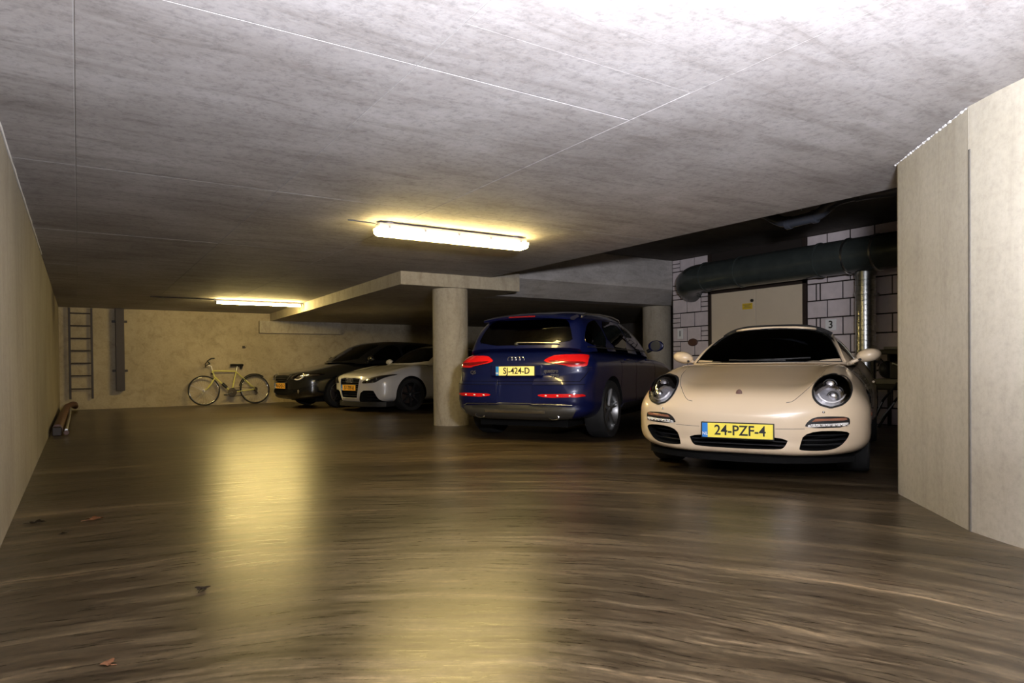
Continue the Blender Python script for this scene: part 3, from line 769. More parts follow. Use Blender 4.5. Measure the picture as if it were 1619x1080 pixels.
def cyl_cut(x, z, r, y0, y1):
    bm = bmesh.new(); lathe(bm, [(r, y0), (r, y1)], 48, 'Y', (x, 0, z)); return obj('cut', bm, [M['matte'], M['matte']], smooth=40)
def prism_cut(poly, x0, x1):
    return obj('cut', prism_x(bmesh.new(), poly, x0, x1), M['matte'])
def license_plate(par, x, y, z, txt, mat, rx=0, w_=.52, h_=.11, band=True, rot=0):
    r = obj('licence_plate', B((-.008, -w_/2-.008, -h_/2-.008), (.004, w_/2+.008, h_/2+.008), .002), M['black'], par)
    r.location = (x, y, z); r.rotation_euler = (rot, rx, 0)
    obj('plate_face', B((-.0105, -w_/2, -h_/2), (-.008, w_/2, h_/2)), mat, r)
    if band:
        b = obj('country_band', B((-.0115, w_/2-.042, -h_/2), (-.0104, w_/2, h_/2)), M['plate_b'], r)
    def put(nm, s, size, yy, zz, m_, sx=1.0):
        me = text_mesh(s, size); o = link(nm, me, r, m_)
        o.matrix_local = Matrix(((0, 0, -1, -.0118), (-sx, 0, 0, yy), (0, 1, 0, zz), (0, 0, 0, 1)))
    put('plate_text', txt, .108, -.021, -.001, M['ink'], .93)
    if band: put('country_text', 'NL', .034, w_/2-.021, -.028, M['white'])
    return r
def rings_logo(par, x, y, z, r_, mat, tilt=0):
    e = bmesh.new()
    for k in range(4):
        cy = y+(1.5-k)*r_*1.55
        tube(e, [(x, cy+r_*math.cos(a), z+r_*math.sin(a)) for a in np.linspace(0, 2*PI, 24, endpoint=False)], r_*.14, 8, True)
    return obj('emblem', e, mat, par, smooth=60)
def cabin_rings(K, xa, xb, front, rear, n=5, M_=14, N=46, plan=.22, planr=.15):
    rings = []
    for i in range(N+1):
        t = i/N; x = xa+(xb-xa)*(.5-.5*math.cos(PI*t)*(.9+.0*t)-.0) if False else xa+(xb-xa)*t
        zt = float(pchip(*zip(*K['zt']), [x])[0]); zb = float(pchip(*zip(*K['zb']), [x])[0])
        wb = float(pchip(*zip(*K['wb']), [x])[0]); wt = float(pchip(*zip(*K['wt']), [x])[0])
        zt = max(zt, zb+.01); ring = []
        half = []
        H_ = K['H']
        for k in range(M_+1):
            a = PI/2*k/M_
            s = math.sin(a)**(2/n); z = zb+(zt-zb)*s
            hh = (z-zb)/H_
            y = (wb+(wt-wb)*hh)*math.cos(a)**(2/n)
            half.append((y, z))
        def sh(y):
            q = (y/wb)**2
            return plan*q*max(0, 1-(x-xa)/front)+(-planr*q*max(0, 1-(xb-x)/rear))
        pts = [(x+sh(y), y, z) for y, z in half]+[(x+sh(y), -y, z) for y, z in half[::-1][1:]]
        rings.append(pts)
    return rings
def del_under(ob, bvh_pts):
    pass
def open_windows(cab, wins, shrink=.018):
    bm = bmesh.new(); bm.from_mesh(cab.data); kill = []
    def inside(poly, u_, v_):
        c = False; n = len(poly)
        for i in range(n):
            a, b = poly[i], poly[i-1]
            if (a[1] > v_) != (b[1] > v_) and u_ < (b[0]-a[0])*(v_-a[1])/(b[1]-a[1])+a[0]: c = not c
        return c
    prepared = []
    for axis, poly in wins:
        poly = chaikin(poly, 2); cx = sum(p[0] for p in poly)/len(poly); cy = sum(p[1] for p in poly)/len(poly)
        q = []
        for p in poly:
            d = math.hypot(p[0]-cx, p[1]-cy); f = (d-shrink)/d; q.append((cx+(p[0]-cx)*f, cy+(p[1]-cy)*f))
        prepared.append((axis, q))
    for f in bm.faces:
        c = f.calc_center_median(); n = f.normal
        for axis, q in prepared:
            _, d = mapdir(axis, 0, 0)
            if n.dot(d) > -.12: continue
            uv = (c.y, c.z) if axis in 'FR' else (c.x, c.z)
            if inside(q, *uv): kill.append(f); break
    bmesh.ops.delete(bm, geom=list(set(kill)), context='FACES'); bm.to_mesh(cab.data); bm.free()
def seat(par, x, y, zs, face=1, tall=0):
    # face=+1: occupant faces -x
    st = bmesh.new(); box(st, (x-.08, y-.25, zs-.25), (x+.06, y+.25, zs+.14), 0, .04); s_ = obj('seat', st, M['leather'], par, smooth=40)
    hb = bmesh.new(); sphere(hb, (x+.02*face, y, zs+.24+tall), .06, .14, .11, 16, 10); obj('headrest', hb, M['leather'], s_, smooth=60)
def finish_car(root, loc, az, sc):
    root.location = (loc[0], loc[1], 0); root.rotation_euler = (0, 0, math.radians(90-az)); root.scale = (sc,)*3
def gauss(a, c, s): return math.exp(-((a-c)/s)**2)
def sstep(a, b, x):
    t = min(1, max(0, (x-a)/(b-a))); return t*t*(3-2*t)

# ---------- cream sports convertible
def car_cream():
    root = empty('sports_car', label='cream soft-top sports car with round headlights facing the camera, parked front outwards', cat='car')
    L = 4.43
    K = dict(w=[(0, .90), (.5, .905), (.95, .908), (1.5, .885), (2.3, .885), (3.2, .93), (3.8, .92), (4.43, .84)],
             t=[(0, .50), (.04, .575), (.09, .635), (.2, .69), (.45, .745), (.8, .81), (1.15, .875), (1.35, .90), (2.2, .915), (3.2, .93), (3.7, .90), (4.1, .80), (4.43, .55)],
             b=[(0, .36), (.03, .24), (.1, .20), (.3, .18), (.6, .17), (3.8, .18), (4.2, .24), (4.43, .40)])
    def mod(x, y, z):
        ay = abs(y)
        if z > .5:
            amp = .115*sstep(.05, .40, x)*(1-.62*sstep(.7, 1.5, x))
            z += amp*gauss(ay, .665, .155)*sstep(.5, .66, z)
            z -= .012*gauss(ay, .42, .1)*sstep(.2, .5, x)*(1-sstep(1., 1.3, x))
            amp2 = .07*sstep(2.6, 3.3, x)*(1-sstep(3.6, 4.2, x)); z += amp2*gauss(ay, .75, .16)*sstep(.6, .8, z)
        if .25 < z < .5 and x < .3: x += .012*gauss(z, .31, .04)
        if x < .6: x -= .012*gauss(z, .215, .03)*(1-ay*.3)
        return (x, y, z)
    bm = bmesh.new(); grid_close(bm, body_rings(K, L, .56, 2.35, .7, 2.6, mod, zc=.47, nup=2.9, nlow=5, M_=34))
    body = obj('body', bm, [M['cream'], M['matte']], root, smooth=40)
    bv0 = bvh_of(body)
    inC = [(-.375, .352), (.375, .352), (.345, .270), (.30, .248), (-.30, .248), (-.345, .270)]
    inS = [(.478, .395), (.775, .400), (.755, .335), (.70, .272), (.62, .248), (.445, .248), (.44, .27)]
    cuts = [cyl_cut(.945, .325, .352, .60, 1.2), cyl_cut(.945, .325, .352, -1.2, -.60), cyl_cut(3.30, .33, .36, .60, 1.2), cyl_cut(3.30, .33, .36, -1.2, -.60),
            prism_cut(chaikin(inC, 2), -.3, .16), prism_cut(chaikin(inS, 2), -.3, .42), prism_cut(chaikin(mirror(inS), 2), -.3, .42)]
    bool_cut(body, cuts)
    me = body.data; me.materials.clear(); me.materials.append(M['cream']); me.materials.append(M['matte'])
    # faces created by the cutters and the deck under the cabin are black
    tree0 = bv0
    for f in me.polygons:
        c = Vector(f.center); h = tree0.find_nearest(c)
        if h[3] is not None and h[3] > .006: f.material_index = 1
        if f.normal.z > .6 and 1.42+.22*(c.y/.7)**2 < c.x < 3.3 and abs(c.y) < .68: f.material_index = 1
        if c.z < .188 and f.normal.z < 0: f.material_index = 1
    me.polygons.foreach_set('use_smooth', [True]*len(me.polygons)); me.set_sharp_from_angle(angle=math.radians(38))
    # intake slats
    for z in (.275, .305, .335): obj('grille_slat', B((.085, -.36, z-.004), (.13, .36, z+.004), .002), M['black'], root)
    for s in (1, -1):
        for z in (.285, .32, .355):
            obj('grille_slat', T([(.12, s*.45, z), (.18, s*.56, z), (.26, s*.66, z), (.37, s*.765, z)], .006, 6), M['black'], root, smooth=60)
    # splitter lip
    bm = bmesh.new(); pts = []
    for k in range(41):
        y = -.80+1.6*k/40; x = .02+.50*(abs(y)/.9)**2.4
        pts.append((x+.03, y))
    rg = [[bm.verts.new(p) for p in ((x-.01, y, .185), (x-.005, y, .142), (x+.12, y*.97, .142), (x+.12, y*.97, .2))] for x, y in pts]
    for i in range(40):
        for k in range(4): bm.faces.new((rg[i][k], rg[i][(k+1) % 4], rg[i+1][(k+1) % 4], rg[i+1][k]))
    bm.faces.new(rg[0]); bm.faces.new(rg[-1])
    obj('front_lip', bm, M['matte'], root, smooth=40)
    # underbody
    obj('underbody', B((.5, -.6, .13), (4.0, .6, .25)), M['matte'], root)
    # cabin
    KC = dict(zt=[(1.22, .895), (1.45, 1.03), (1.75, 1.17), (1.98, 1.245), (2.15, 1.275), (2.4, 1.295), (2.7, 1.27), (3.0, 1.19), (3.35, 1.03), (3.6, .92)],
              zb=[(1.22, .87), (2, .88), (3.6, .88)], wb=[(1.22, .70), (1.5, .735), (2.2, .755), (3.0, .74), (3.6, .62)], wt=[(1.22, .56), (2.0, .52), (2.6, .52), (3.6, .42)], H=.41)
    bm = bmesh.new(); grid_close(bm, cabin_rings(KC, 1.22, 3.6, .9, 1.2, n=3.6, plan=.26, planr=.25, N=60, M_=20))
    cab = obj('windscreen_frame', bm, [M['cream'], M['cloth']], root, smooth=50)
    ws = [(-.655, .905), (.655, .905), (.60, 1.02), (.53, 1.14), (.475, 1.195), (.40, 1.222), (.2, 1.24), (0, 1.245), (-.2, 1.24), (-.40, 1.222), (-.475, 1.195), (-.53, 1.14), (-.60, 1.02)]
    sw = [(1.60, .93), (2.95, .93), (2.85, 1.05), (2.55, 1.18), (2.1, 1.20), (1.95, 1.16)]
    rwz = [(-.42, 1.02), (.42, 1.02), (.36, 1.19), (-.36, 1.19)]
    cbv = bvh_of(cab)
    for f in cab.data.polygons:
        if f.center[0]-.2*min(1, abs(f.center[1])/.5)**2 > 2.03: f.material_index = 1
    open_windows(cab, [('F', ws), ('S+', sw), ('S-', sw), ('R', rwz)])
    patch('windscreen', cbv, 'F', ws, M['glass'], root, off=.003, thick=-.001, rows=16, cols=24, smooth=1)
    patch('side_window', cbv, 'S+', sw, M['glass'], root, off=.003, thick=.0, rows=8, cols=16); patch('side_window', cbv, 'S-', sw, M['glass'], root, off=.003, thick=.0, rows=8, cols=16)
    patch('rear_window', cbv, 'R', rwz, M['glass'], root, off=.003, thick=.0, rows=8, cols=12)
    # soft top shell: thick dark cloth lip showing above the header
    bm = bmesh.new(); pts = []
    for k in range(29):
        y = -.52+1.04*k/28; q = cast(cbv, 'T', 2.08+.10*(y/.5)**2, y, .012); pts.append(q)
    obj('soft_top_edge', T([p for p in pts if p], .017, 8), M['cloth'], root, smooth=60)
    patch('soft_top', cbv, 'T', [(2.10, -.45), (3.0, -.45), (3.05, 0), (3.0, .45), (2.10, .45), (2.06, 0)], M['cloth'], root, off=.012, thick=.0, rows=12, cols=14, smooth=1)
    surf_line('windscreen_seal', cbv, 'F', ws, M['black'], root, r=.005, off=.002, closed=True)
    o_ = [(y*1.035, .905+(z-.905)*1.045) for y, z in ws[1:]+ws[:1]]
    surf_line('windscreen_surround', cbv, 'F', o_, M['cream'], root, r=.011, off=.004)
    # cowl
    bvb = bvh_of(body)
    for s in (1, -1):
        o = surf_line('wiper', cbv, 'F', [(s*.10+.1, .915), (s*.10-.25, .925), (s*.10-.5, .935)] if s > 0 else [(-.2, .915), (.1, .915), (.3, .92)], M['black'], root, r=.008, off=.012)
    # interior
    obj('dashboard', B((1.52, -.62, .80), (1.80, .62, .93), .04), M['leather'], root)
    for y in (-.34, .34): seat(root, 2.55, y, .90, 1)
    bm = bmesh.new(); tube(bm, [(1.95+.05*math.sin(a), -.34+.18*math.cos(a), .93+.17*math.sin(a)) for a in np.linspace(0, 2*PI, 28, endpoint=False)], .016, 8, True)
    box(bm, (1.94, -.50, .92), (1.96, -.18, .95)); obj('steering_wheel', bm, M['leather'], root, smooth=60)
    obj('rear_view_mirror', B((1.93, -.11, 1.13), (1.95, .11, 1.185), .01), M['black'], root)
    for s in (1, -1):
        # headlights
        cy, cz, ry, rz_ = s*.648, .688, .134, .128
        def ell(k, dy=0, dz=0): return [(cy+dy+ry*k*math.cos(a), cz+dz+rz_*k*math.sin(a)) for a in np.linspace(0, 2*PI, 28, endpoint=False)]
        hl = patch('headlight', bvb, 'F', ell(1.0), M['black'], root, off=.004, thick=.01, rows=14, cols=14, smooth=0)
        patch('reflector', bvb, 'F', ell(.89), M['alu_l'], hl, off=.0065, thick=.004, rows=14, cols=14, smooth=0)
        for (dy, dz, rr, mt) in ((-s*.012, .035, .044, 'chrome'), (s*.01, -.045, .036, 'chrome'), (s*.05, .0, .022, 'ledw')):
            c = cast(bvb, 'F', cy+dy, cz+dz, .004)
            b2 = bmesh.new(); sphere(b2, c, rr*.5, rr, rr, 16, 10); obj('bulb_housing', b2, M[mt], hl, smooth=60)
            b2 = bmesh.new(); tube(b2, [tuple(Vector(c)+Vector((-.010, rr*1.12*math.cos(a), rr*1.12*math.sin(a)))) for a in np.linspace(0, 2*PI, 20, endpoint=False)], .004, 6, True); obj('bulb_ring', b2, M['black'], hl, smooth=60)
        surf_line('light_strip', bvb, 'F', [(cy+ry*.68*math.cos(a), cz+rz_*.68*math.sin(a)) for a in np.linspace(math.radians(200), math.radians(340), 12)], M['ledw'], hl, r=.008, off=.01)
        patch('lens', bvb, 'F', ell(.90), M['lens'], hl, off=.012, thick=.0, rows=14, cols=14, smooth=0, bulge=.028)
        # washer jet
        c = cast(bvb, 'F', s*.60, .535, .003); b2 = bmesh.new(); sphere(b2, c, .008, .012, .008, 10, 6); obj('washer_jet', b2, M['chrome'], root, smooth=60)
        # LED unit
        o1 = [(s*.478, .418), (s*.485, .452), (s*.53, .497), (s*.60, .505), (s*.745, .503), (s*.772, .485), (s*.765, .420)]
        fl = patch('marker_light', bvb, 'F', o1, M['black'], root, off=.003, thick=.01, rows=8, cols=20, smooth=1)
        patch('led_strip', bvb, 'F', [(s*.495, .424), (s*.50, .448), (s*.755, .458), (s*.752, .426)], M['ledw'], fl, off=.010, thick=.004, rows=4, cols=20, smooth=0)
        patch('indicator', bvb, 'F', [(s*.525, .466), (s*.55, .490), (s*.74, .494), (s*.755, .474)], M['amber'], fl, off=.009, thick=.004, rows=4, cols=20, smooth=0)
        for q in np.linspace(.52, .74, 8):
            c = cast(bvb, 'F', s*q, .441, .012); b2 = bmesh.new(); sphere(b2, c, .004, .009, .008, 8, 6); obj('led', b2, M['chrome'], fl, smooth=60)
        # bonnet shut line
        surf_line('bonnet_gap', bvb, 'F', [(s*.60, .905), (s*.555, .80), (s*.50, .72), (s*.45, .665), (s*.41, .625), (s*.385, .608), (s*.35, .602)], M['joint'], root, r=.0028, off=-.0008)
        surf_line('bumper_gap', bvb, 'F', [(s*.28, .408), (s*.478, .412)], M['joint'], root, r=.002, off=-.0005)
        # mirrors
        mb = bmesh.new(); vs_ = sphere(mb, (0, 0, 0), .075, .105, .062, 24, 16)
        for v in vs_:
            if v.co.x > .03: v.co.x = .03
            v.co.z += .02*(v.co.y*s)/.1*.6 - (.015 if v.co.z < 0 else 0)*abs(v.co.y)
        bmesh.ops.translate(mb, vec=(1.76, s*.865, .965), verts=mb.verts)
        mr = obj('door_mirror', mb, M['cream'], root, smooth=60)
        obj('mirror_stem', T([(1.76, s*.72, .90), (1.76, s*.78, .925), (1.755, s*.81, .94)], [.02, .018, .016], 8), M['cream'], mr, smooth=60)
        b2 = bmesh.new(); sphere(b2, (1.695, s*.795, .925), .012, .014, .012, 10, 8); obj('mirror_bolt', b2, M['black'], mr, smooth=60)
        b2 = bmesh.new(); lathe(b2, [(0, 0), (.05, 0), (.05, .004)], 24, 'X', (0, 0, 0)); bmesh.ops.scale(b2, vec=(1, 1.7, .9), verts=b2.verts); bmesh.ops.translate(b2, vec=(1.788, s*.865, .965), verts=b2.verts); obj('mirror_glass', b2, M['chrome'], mr)
        # side repeater
        c = cast(bvb, 'S+' if s > 0 else 'S-', .56, .50, .002)
        if c:
            b2 = bmesh.new(); sphere(b2, c, .035, .006, .016, 12, 8); obj('side_repeater', b2, M['amber'], root, smooth=60)
        for xg in (1.42, 2.62): surf_line('door_gap', bvb, 'S+' if s > 0 else 'S-', [(xg, .24), (xg, .5), (xg, .84)], M['joint'], root, r=.003, off=-.001)
        obj('door_handle', T([(2.38, s*.895, .70), (2.45, s*.905, .705), (2.55, s*.895, .70)], .012, 8), M['cream'], root, smooth=60)
        wheel(root, .945, s*.765, .325, .245, .235, s); wheel(root, 3.30, s*.765, .33, .245, .295, s)
    c = cast(bvb, 'F', 0, .664, .004)
    b2 = bmesh.new(); sphere(b2, (0, 0, 0), .004, .024, .030, 16, 10); em = obj('bonnet_emblem', b2, M['brown'], root, smooth=60); em.location = c; em.rotation_euler = (0, math.radians(-50+90-35), 0)
    license_plate(root, -.012, -.01, .386, '24-PZF-4', M['plate_y'], rot=0)
    me = text_mesh('. . . .', .02)
    finish_car(root, (4.214, 3.349), 62.2, 1)
    return root
car_cream()

# ---------- dark blue SUV, seen from behind (x=0 is the tail)
def car_blue():
    root = empty('suv', label='dark blue sport utility car seen from behind beside the round column', cat='car')
    L = 4.63
    K = dict(w=[(0, .93), (.4, .935), (1, .95), (2.3, .935), (3.7, .945), (4.63, .86)],
             t=[(0, .90), (.03, 1.0), (.1, 1.10), (.3, 1.15), (1, 1.14), (2.5, 1.10), (3.3, 1.05), (3.9, .98), (4.35, .88), (4.63, .6)],
             b=[(0, .42), (.04, .32), (.15, .27), (.5, .25), (4.1, .25), (4.63, .4)])
    def mod(x, y, z):
        ay = abs(y)
        if x < .8:
            k = (1-sstep(.3, .8, x))
            x += .085*sstep(.70, .80, z)*k            # tailgate sits ahead of the bumper
            x += .10*sstep(.93, 1.15, z)*k
            x += .02*gauss(z, .44, .03)*k
            x += .012*gauss(z, .84, .07)*(1-sstep(.33, .42, ay))*k
        if ay > .8: y *= 1-.02*gauss(z, .62, .12)+.012*gauss(z, .95, .06)
        return (x, y, z)
    bm = bmesh.new(); grid_close(bm, body_rings(K, L, .34, 2.8, .8, 2.6, mod, zc=.70, nup=4.2, nlow=5, M_=40))
    body = obj('body', bm, [M['blue'], M['matte']], root, smooth=40)
    bv0 = bvh_of(body)
    bool_cut(body, [cyl_cut(.94, .37, .415, .62, 1.3), cyl_cut(.94, .37, .415, -1.3, -.62), cyl_cut(3.75, .37, .415, .62, 1.3), cyl_cut(3.75, .37, .415, -1.3, -.62)])
    me = body.data; me.materials.clear(); me.materials.append(M['blue']); me.materials.append(M['matte'])
    for f in me.polygons:
        c = Vector(f.center); h = bv0.find_nearest(c)
        if h[3] is not None and h[3] > .006: f.material_index = 1
        if f.normal.z > .6 and .5 < c.x < 3.1 and abs(c.y) < .7: f.material_index = 1
    me.polygons.foreach_set('use_smooth', [True]*len(me.polygons)); me.set_sharp_from_angle(angle=math.radians(38))
    KC = dict(zt=[(.17, 1.14), (.24, 1.27), (.36, 1.44), (.46, 1.535), (.60, 1.585), (1.0, 1.63), (1.7, 1.655), (2.2, 1.63), (2.6, 1.52), (3.0, 1.30), (3.38, 1.06)],
              zb=[(.17, 1.08), (1, 1.10), (3.38, 1.02)], wb=[(.17, .76), (.5, .86), (1, .885), (2.6, .88), (3.38, .78)], wt=[(.17, .62), (.6, .66), (1.5, .66), (2.6, .62), (3.38, .60)], H=.52)
    bm = bmesh.new(); grid_close(bm, cabin_rings(KC, .17, 3.38, .6, 1.0, n=5.0, plan=.14, planr=.25, N=70, M_=20))
    cab = obj('roof', bm, [M['blue'], M['black']], root, smooth=50)
    rw = [(-.66, 1.175), (.66, 1.175), (.60, 1.36), (.53, 1.485), (.40, 1.50), (-.40, 1.50), (-.53, 1.485), (-.60, 1.36)]
    sws = [[(.42, 1.16), (.42, 1.28), (.62, 1.44), (.95, 1.50), (1.02, 1.50), (1.02, 1.15)], [(1.08, 1.15), (1.08, 1.50), (1.92, 1.52), (1.92, 1.14)], [(1.98, 1.14), (1.98, 1.52), (2.25, 1.50), (2.55, 1.42), (2.95, 1.20), (2.98, 1.13)]]
    cbv = bvh_of(cab)
    open_windows(cab, [('F', rw)]+[(a, s_) for a in ('S+', 'S-') for s_ in sws])
    patch('rear_window', cbv, 'F', rw, M['glass_d'], root, off=.004, thick=-.002, rows=14, cols=20, smooth=1)
    for a in ('S+', 'S-'):
        for s_ in sws: patch('side_window', cbv, a, s_, M['glass_d'], root, off=.004, thick=-.002, rows=8, cols=14, smooth=1)
        surf_line('window_trim', cbv, a, [(.42, 1.145), (1, 1.135), (2, 1.125), (2.95, 1.115)], M['black'], root, r=.008)
    obj('rear_bench', B((.9, -.6, .9), (1.05, .6, 1.28), .05), M['leather'], root)
    for y in (-.4, 0, .4):
        b2 = bmesh.new(); sphere(b2, (.97, y, 1.37), .05, .12, .09, 14, 8); obj('headrest', b2, M['leather'], root, smooth=60)
    for y in (-.38, .38): seat(root, 2.0, y, 1.1, -1)
    bvb = bvh_of(body)
    # spoiler and third brake light
    bm = bmesh.new(); rg = []
    for k in range(25):
        y = -.60+1.2*k/24; q = (y/.6)**2
        rg.append([bm.verts.new(p) for p in ((.27+.10*q, y, 1.548-.035*q), (.25+.10*q, y, 1.535-.035*q), (.27+.10*q, y, 1.515-.035*q), (.46+.10*q, y, 1.515-.035*q), (.66, y, 1.575-.05*q), (.60, y, 1.60-.04*q))])
    for i in range(24):
        for k in range(6): bm.faces.new((rg[i][k], rg[i][(k+1) % 6], rg[i+1][(k+1) % 6], rg[i+1][k]))
    bm.faces.new(rg[0]); bm.faces.new(rg[-1])
    sp = obj('roof_spoiler', bm, M['blue'], root, smooth=35)
    obj('brake_light', B((.247, -.18, 1.520), (.262, .18, 1.537), .003), M['redd'], sp)
    for s in (1, -1):
        rail = obj('roof_rail', T([tuple(cast(cbv, 'T', x, s*yy, oo)) for x, yy, oo in ((.75, .60, .0), (.85, .60, .03), (1.3, .605, .038), (1.8, .61, .038), (2.15, .60, .03), (2.25, .60, .0))], .012, 10), M['alu'], root, smooth=60)
    # rear wiper
    obj('rear_wiper', T([tuple(cast(cbv, 'F', y, 1.19+.012*math.cos(y*4), .014)) for y in np.linspace(.05, -.50, 12)], .008, 8), M['alu'], root, smooth=60)
    b2 = bmesh.new(); sphere(b2, cast(cbv, 'F', .05, 1.185, .01), .02, .03, .025, 12, 8); obj('wiper_hub', b2, M['black'], root, smooth=60)
    for s in (1, -1):
        lamp = [(s*.34, .985), (s*.40, 1.02), (s*.47, 1.052), (s*.80, 1.056), (s*.845, 1.035), (s*.865, .925), (s*.83, .905), (s*.66, .905), (s*.62, .925), (s*.37, .962)]
        tl = patch('tail_light', bvb, 'F', lamp, M['red'], root, off=.006, thick=.012, rows=12, cols=26, smooth=1)
        patch('light_bar', bvb, 'F', [(s*.40, .965), (s*.42, .985), (s*.66, .965), (s*.84, .965), (s*.84, .935), (s*.66, .93)], M['redd'], tl, off=.011, thick=.004, rows=5, cols=20, smooth=1)
        pz = surf_line('chrome_edge', bvb, 'F', [(s*.35, .965), (s*.62, .922), (s*.9, .90)], M['black'], tl, r=.004, off=.003)
        rf = patch('bumper_reflector', bvb, 'F', [(s*.30, .575), (s*.36, .590), (s*.82, .592), (s*.86, .58), (s*.86, .548), (s*.38, .545)], M['red'], root, off=.005, thick=.01, rows=5, cols=24, smooth=1)
        for q in (.42, .56, .70): 
            c = cast(bvb, 'F', s*q, .568, .007); b2 = bmesh.new(); sphere(b2, c, .004, .014, .01, 10, 6); obj('reflector_spot', b2, M['ledw'], rf, smooth=60)
        ex = bmesh.new(); pts = [(.0+.0, s*.50+.07*math.cos(a), .315+.035*math.sin(a)) for a in np.linspace(0, 2*PI, 24, endpoint=False)]
        lo = [ex.verts.new((.055, p[1], p[2])) for p in pts]; mid = [ex.verts.new((.05, s*.5+(p[1]-s*.5)*.86, .315+(p[2]-.315)*.8)) for p in pts]; hi = [ex.verts.new((.3, s*.5+(p[1]-s*.5)*.86, .315+(p[2]-.315)*.8)) for p in pts]; ot = [ex.verts.new((.3, p[1], p[2])) for p in pts]
        n = 24
        for A_0, B_0 in ((lo, mid), (mid, hi), (ot, lo), (hi, ot)):
            for k in range(n): ex.faces.new((A_0[k], A_0[(k+1) % n], B_0[(k+1) % n], B_0[k]))
        obj('exhaust_tip', ex, M['alu'], root, smooth=40)
        mb = bmesh.new(); vs_ = sphere(mb, (0, 0, 0), .085, .12, .085, 20, 14)
        for v in vs_:
            if v.co.x < -.03: v.co.x = -.03
        bmesh.ops.translate(mb, vec=(2.80, s*1.0, 1.20), verts=mb.verts)
        mr = obj('door_mirror', mb, M['blue'], root, smooth=50)
        b2 = bmesh.new(); lathe(b2, [(0, -.002), (.075, -.002), (.075, .004)], 24, 'X', (2.765, s*1.0, 1.20)); obj('mirror_glass', b2, M['black'], mr)
        obj('mirror_stem', T([(2.82, s*.86, 1.12), (2.81, s*.93, 1.15)], .03, 8), M['black'], mr, smooth=60)
        for xg in (1.30, 2.0, 2.98): surf_line('door_gap', bvb, 'S+' if s > 0 else 'S-', [(xg, .35), (xg, .7), (xg, 1.08)], M['matte'], root, r=.004, off=-.001)
        for xg in (1.5, 2.5): obj('door_handle', T([(xg-.09, s*.945, .99), (xg, s*.965, .992), (xg+.09, s*.945, .99)], .013, 8), M['blue'], root, smooth=60)
        wheel(root, .94, s*.80, .365, .27, .255, s, mat='alloy'); wheel(root, 3.75, s*.80, .365, .27, .255, s, mat='alloy')
        patch('sill_trim', bvb, 'S+' if s > 0 else 'S-', [(1.4, .30), (3.3, .30), (3.3, .42), (1.4, .42)], M['black'], root, off=.006, thick=.02, rows=4, cols=12, smooth=0)
    lowb = [(-.80, .455), (.80, .455), (.72, .335), (.66, .275), (-.66, .275), (-.72, .335)]
    df = patch('bumper_skirt', bvb, 'F', lowb, M['skirt'], root, off=.010, thick=.02, rows=8, cols=30, smooth=1)
    patch('diffuser_recess', bvb, 'F', [(-.62, .440), (.62, .440), (.60, .405), (-.60, .405)], M['black'], df, off=.013, thick=.006, rows=3, cols=30, smooth=0)
    patch('silver_strip', bvb, 'F', [(-.40, .385), (.40, .385), (.40, .362), (-.40, .362)], M['alu'], df, off=.018, thick=.01, rows=3, cols=30, smooth=0)
    surf_line('silver_edge', bvb, 'F', [(-.72, .462), (-.4, .470), (.4, .470), (.70, .462), (.76, .43)], M['alu'], df, r=.006, off=.012)
    surf_line('bumper_gap', bvb, 'F', [(-.86, .70), (0, .695), (.86, .70)], M['matte'], root, r=.004)
    surf_line('tailgate_gap', bvb, 'F', [(-.88, .88), (-.84, .80), (-.80, .735), (.80, .735), (.84, .80), (.88, .88)], M['matte'], root, r=.004)
    obj('plate_recess', B((.05, -.34, .80), (.13, .34, .93), .01), M['blue'], root)
    license_plate(root, .048, .0, .862, 'SJ-424-D', M['plate_w'])
    c = cast(bvb, 'F', 0, 1.0, .01); rings_logo(root, c.x, .03, 1.0, .034, M['chrome'])
    for tx, yy, zz, sz in (('quattro', -.455, .86, .062), ('TFSI', -.50, .80, .058), ('Q5', .63, .845, .06)):
        c = cast(bvb, 'F', yy, zz, .004); me = text_mesh(tx, sz, .002); o = link('badge', me, root, M['galv'])
        o.matrix_local = Matrix(((0, 0, -1, c.x-.01), (-1, 0, 0, yy), (0, 1, 0, zz), (0, 0, 0, 1)))
    obj('underbody', B((.25, -.6, .18), (4.3, .6, .32)), M['matte'], root)
    finish_car(root, (4.24, 6.50), 60, .965)
    return root
car_blue()

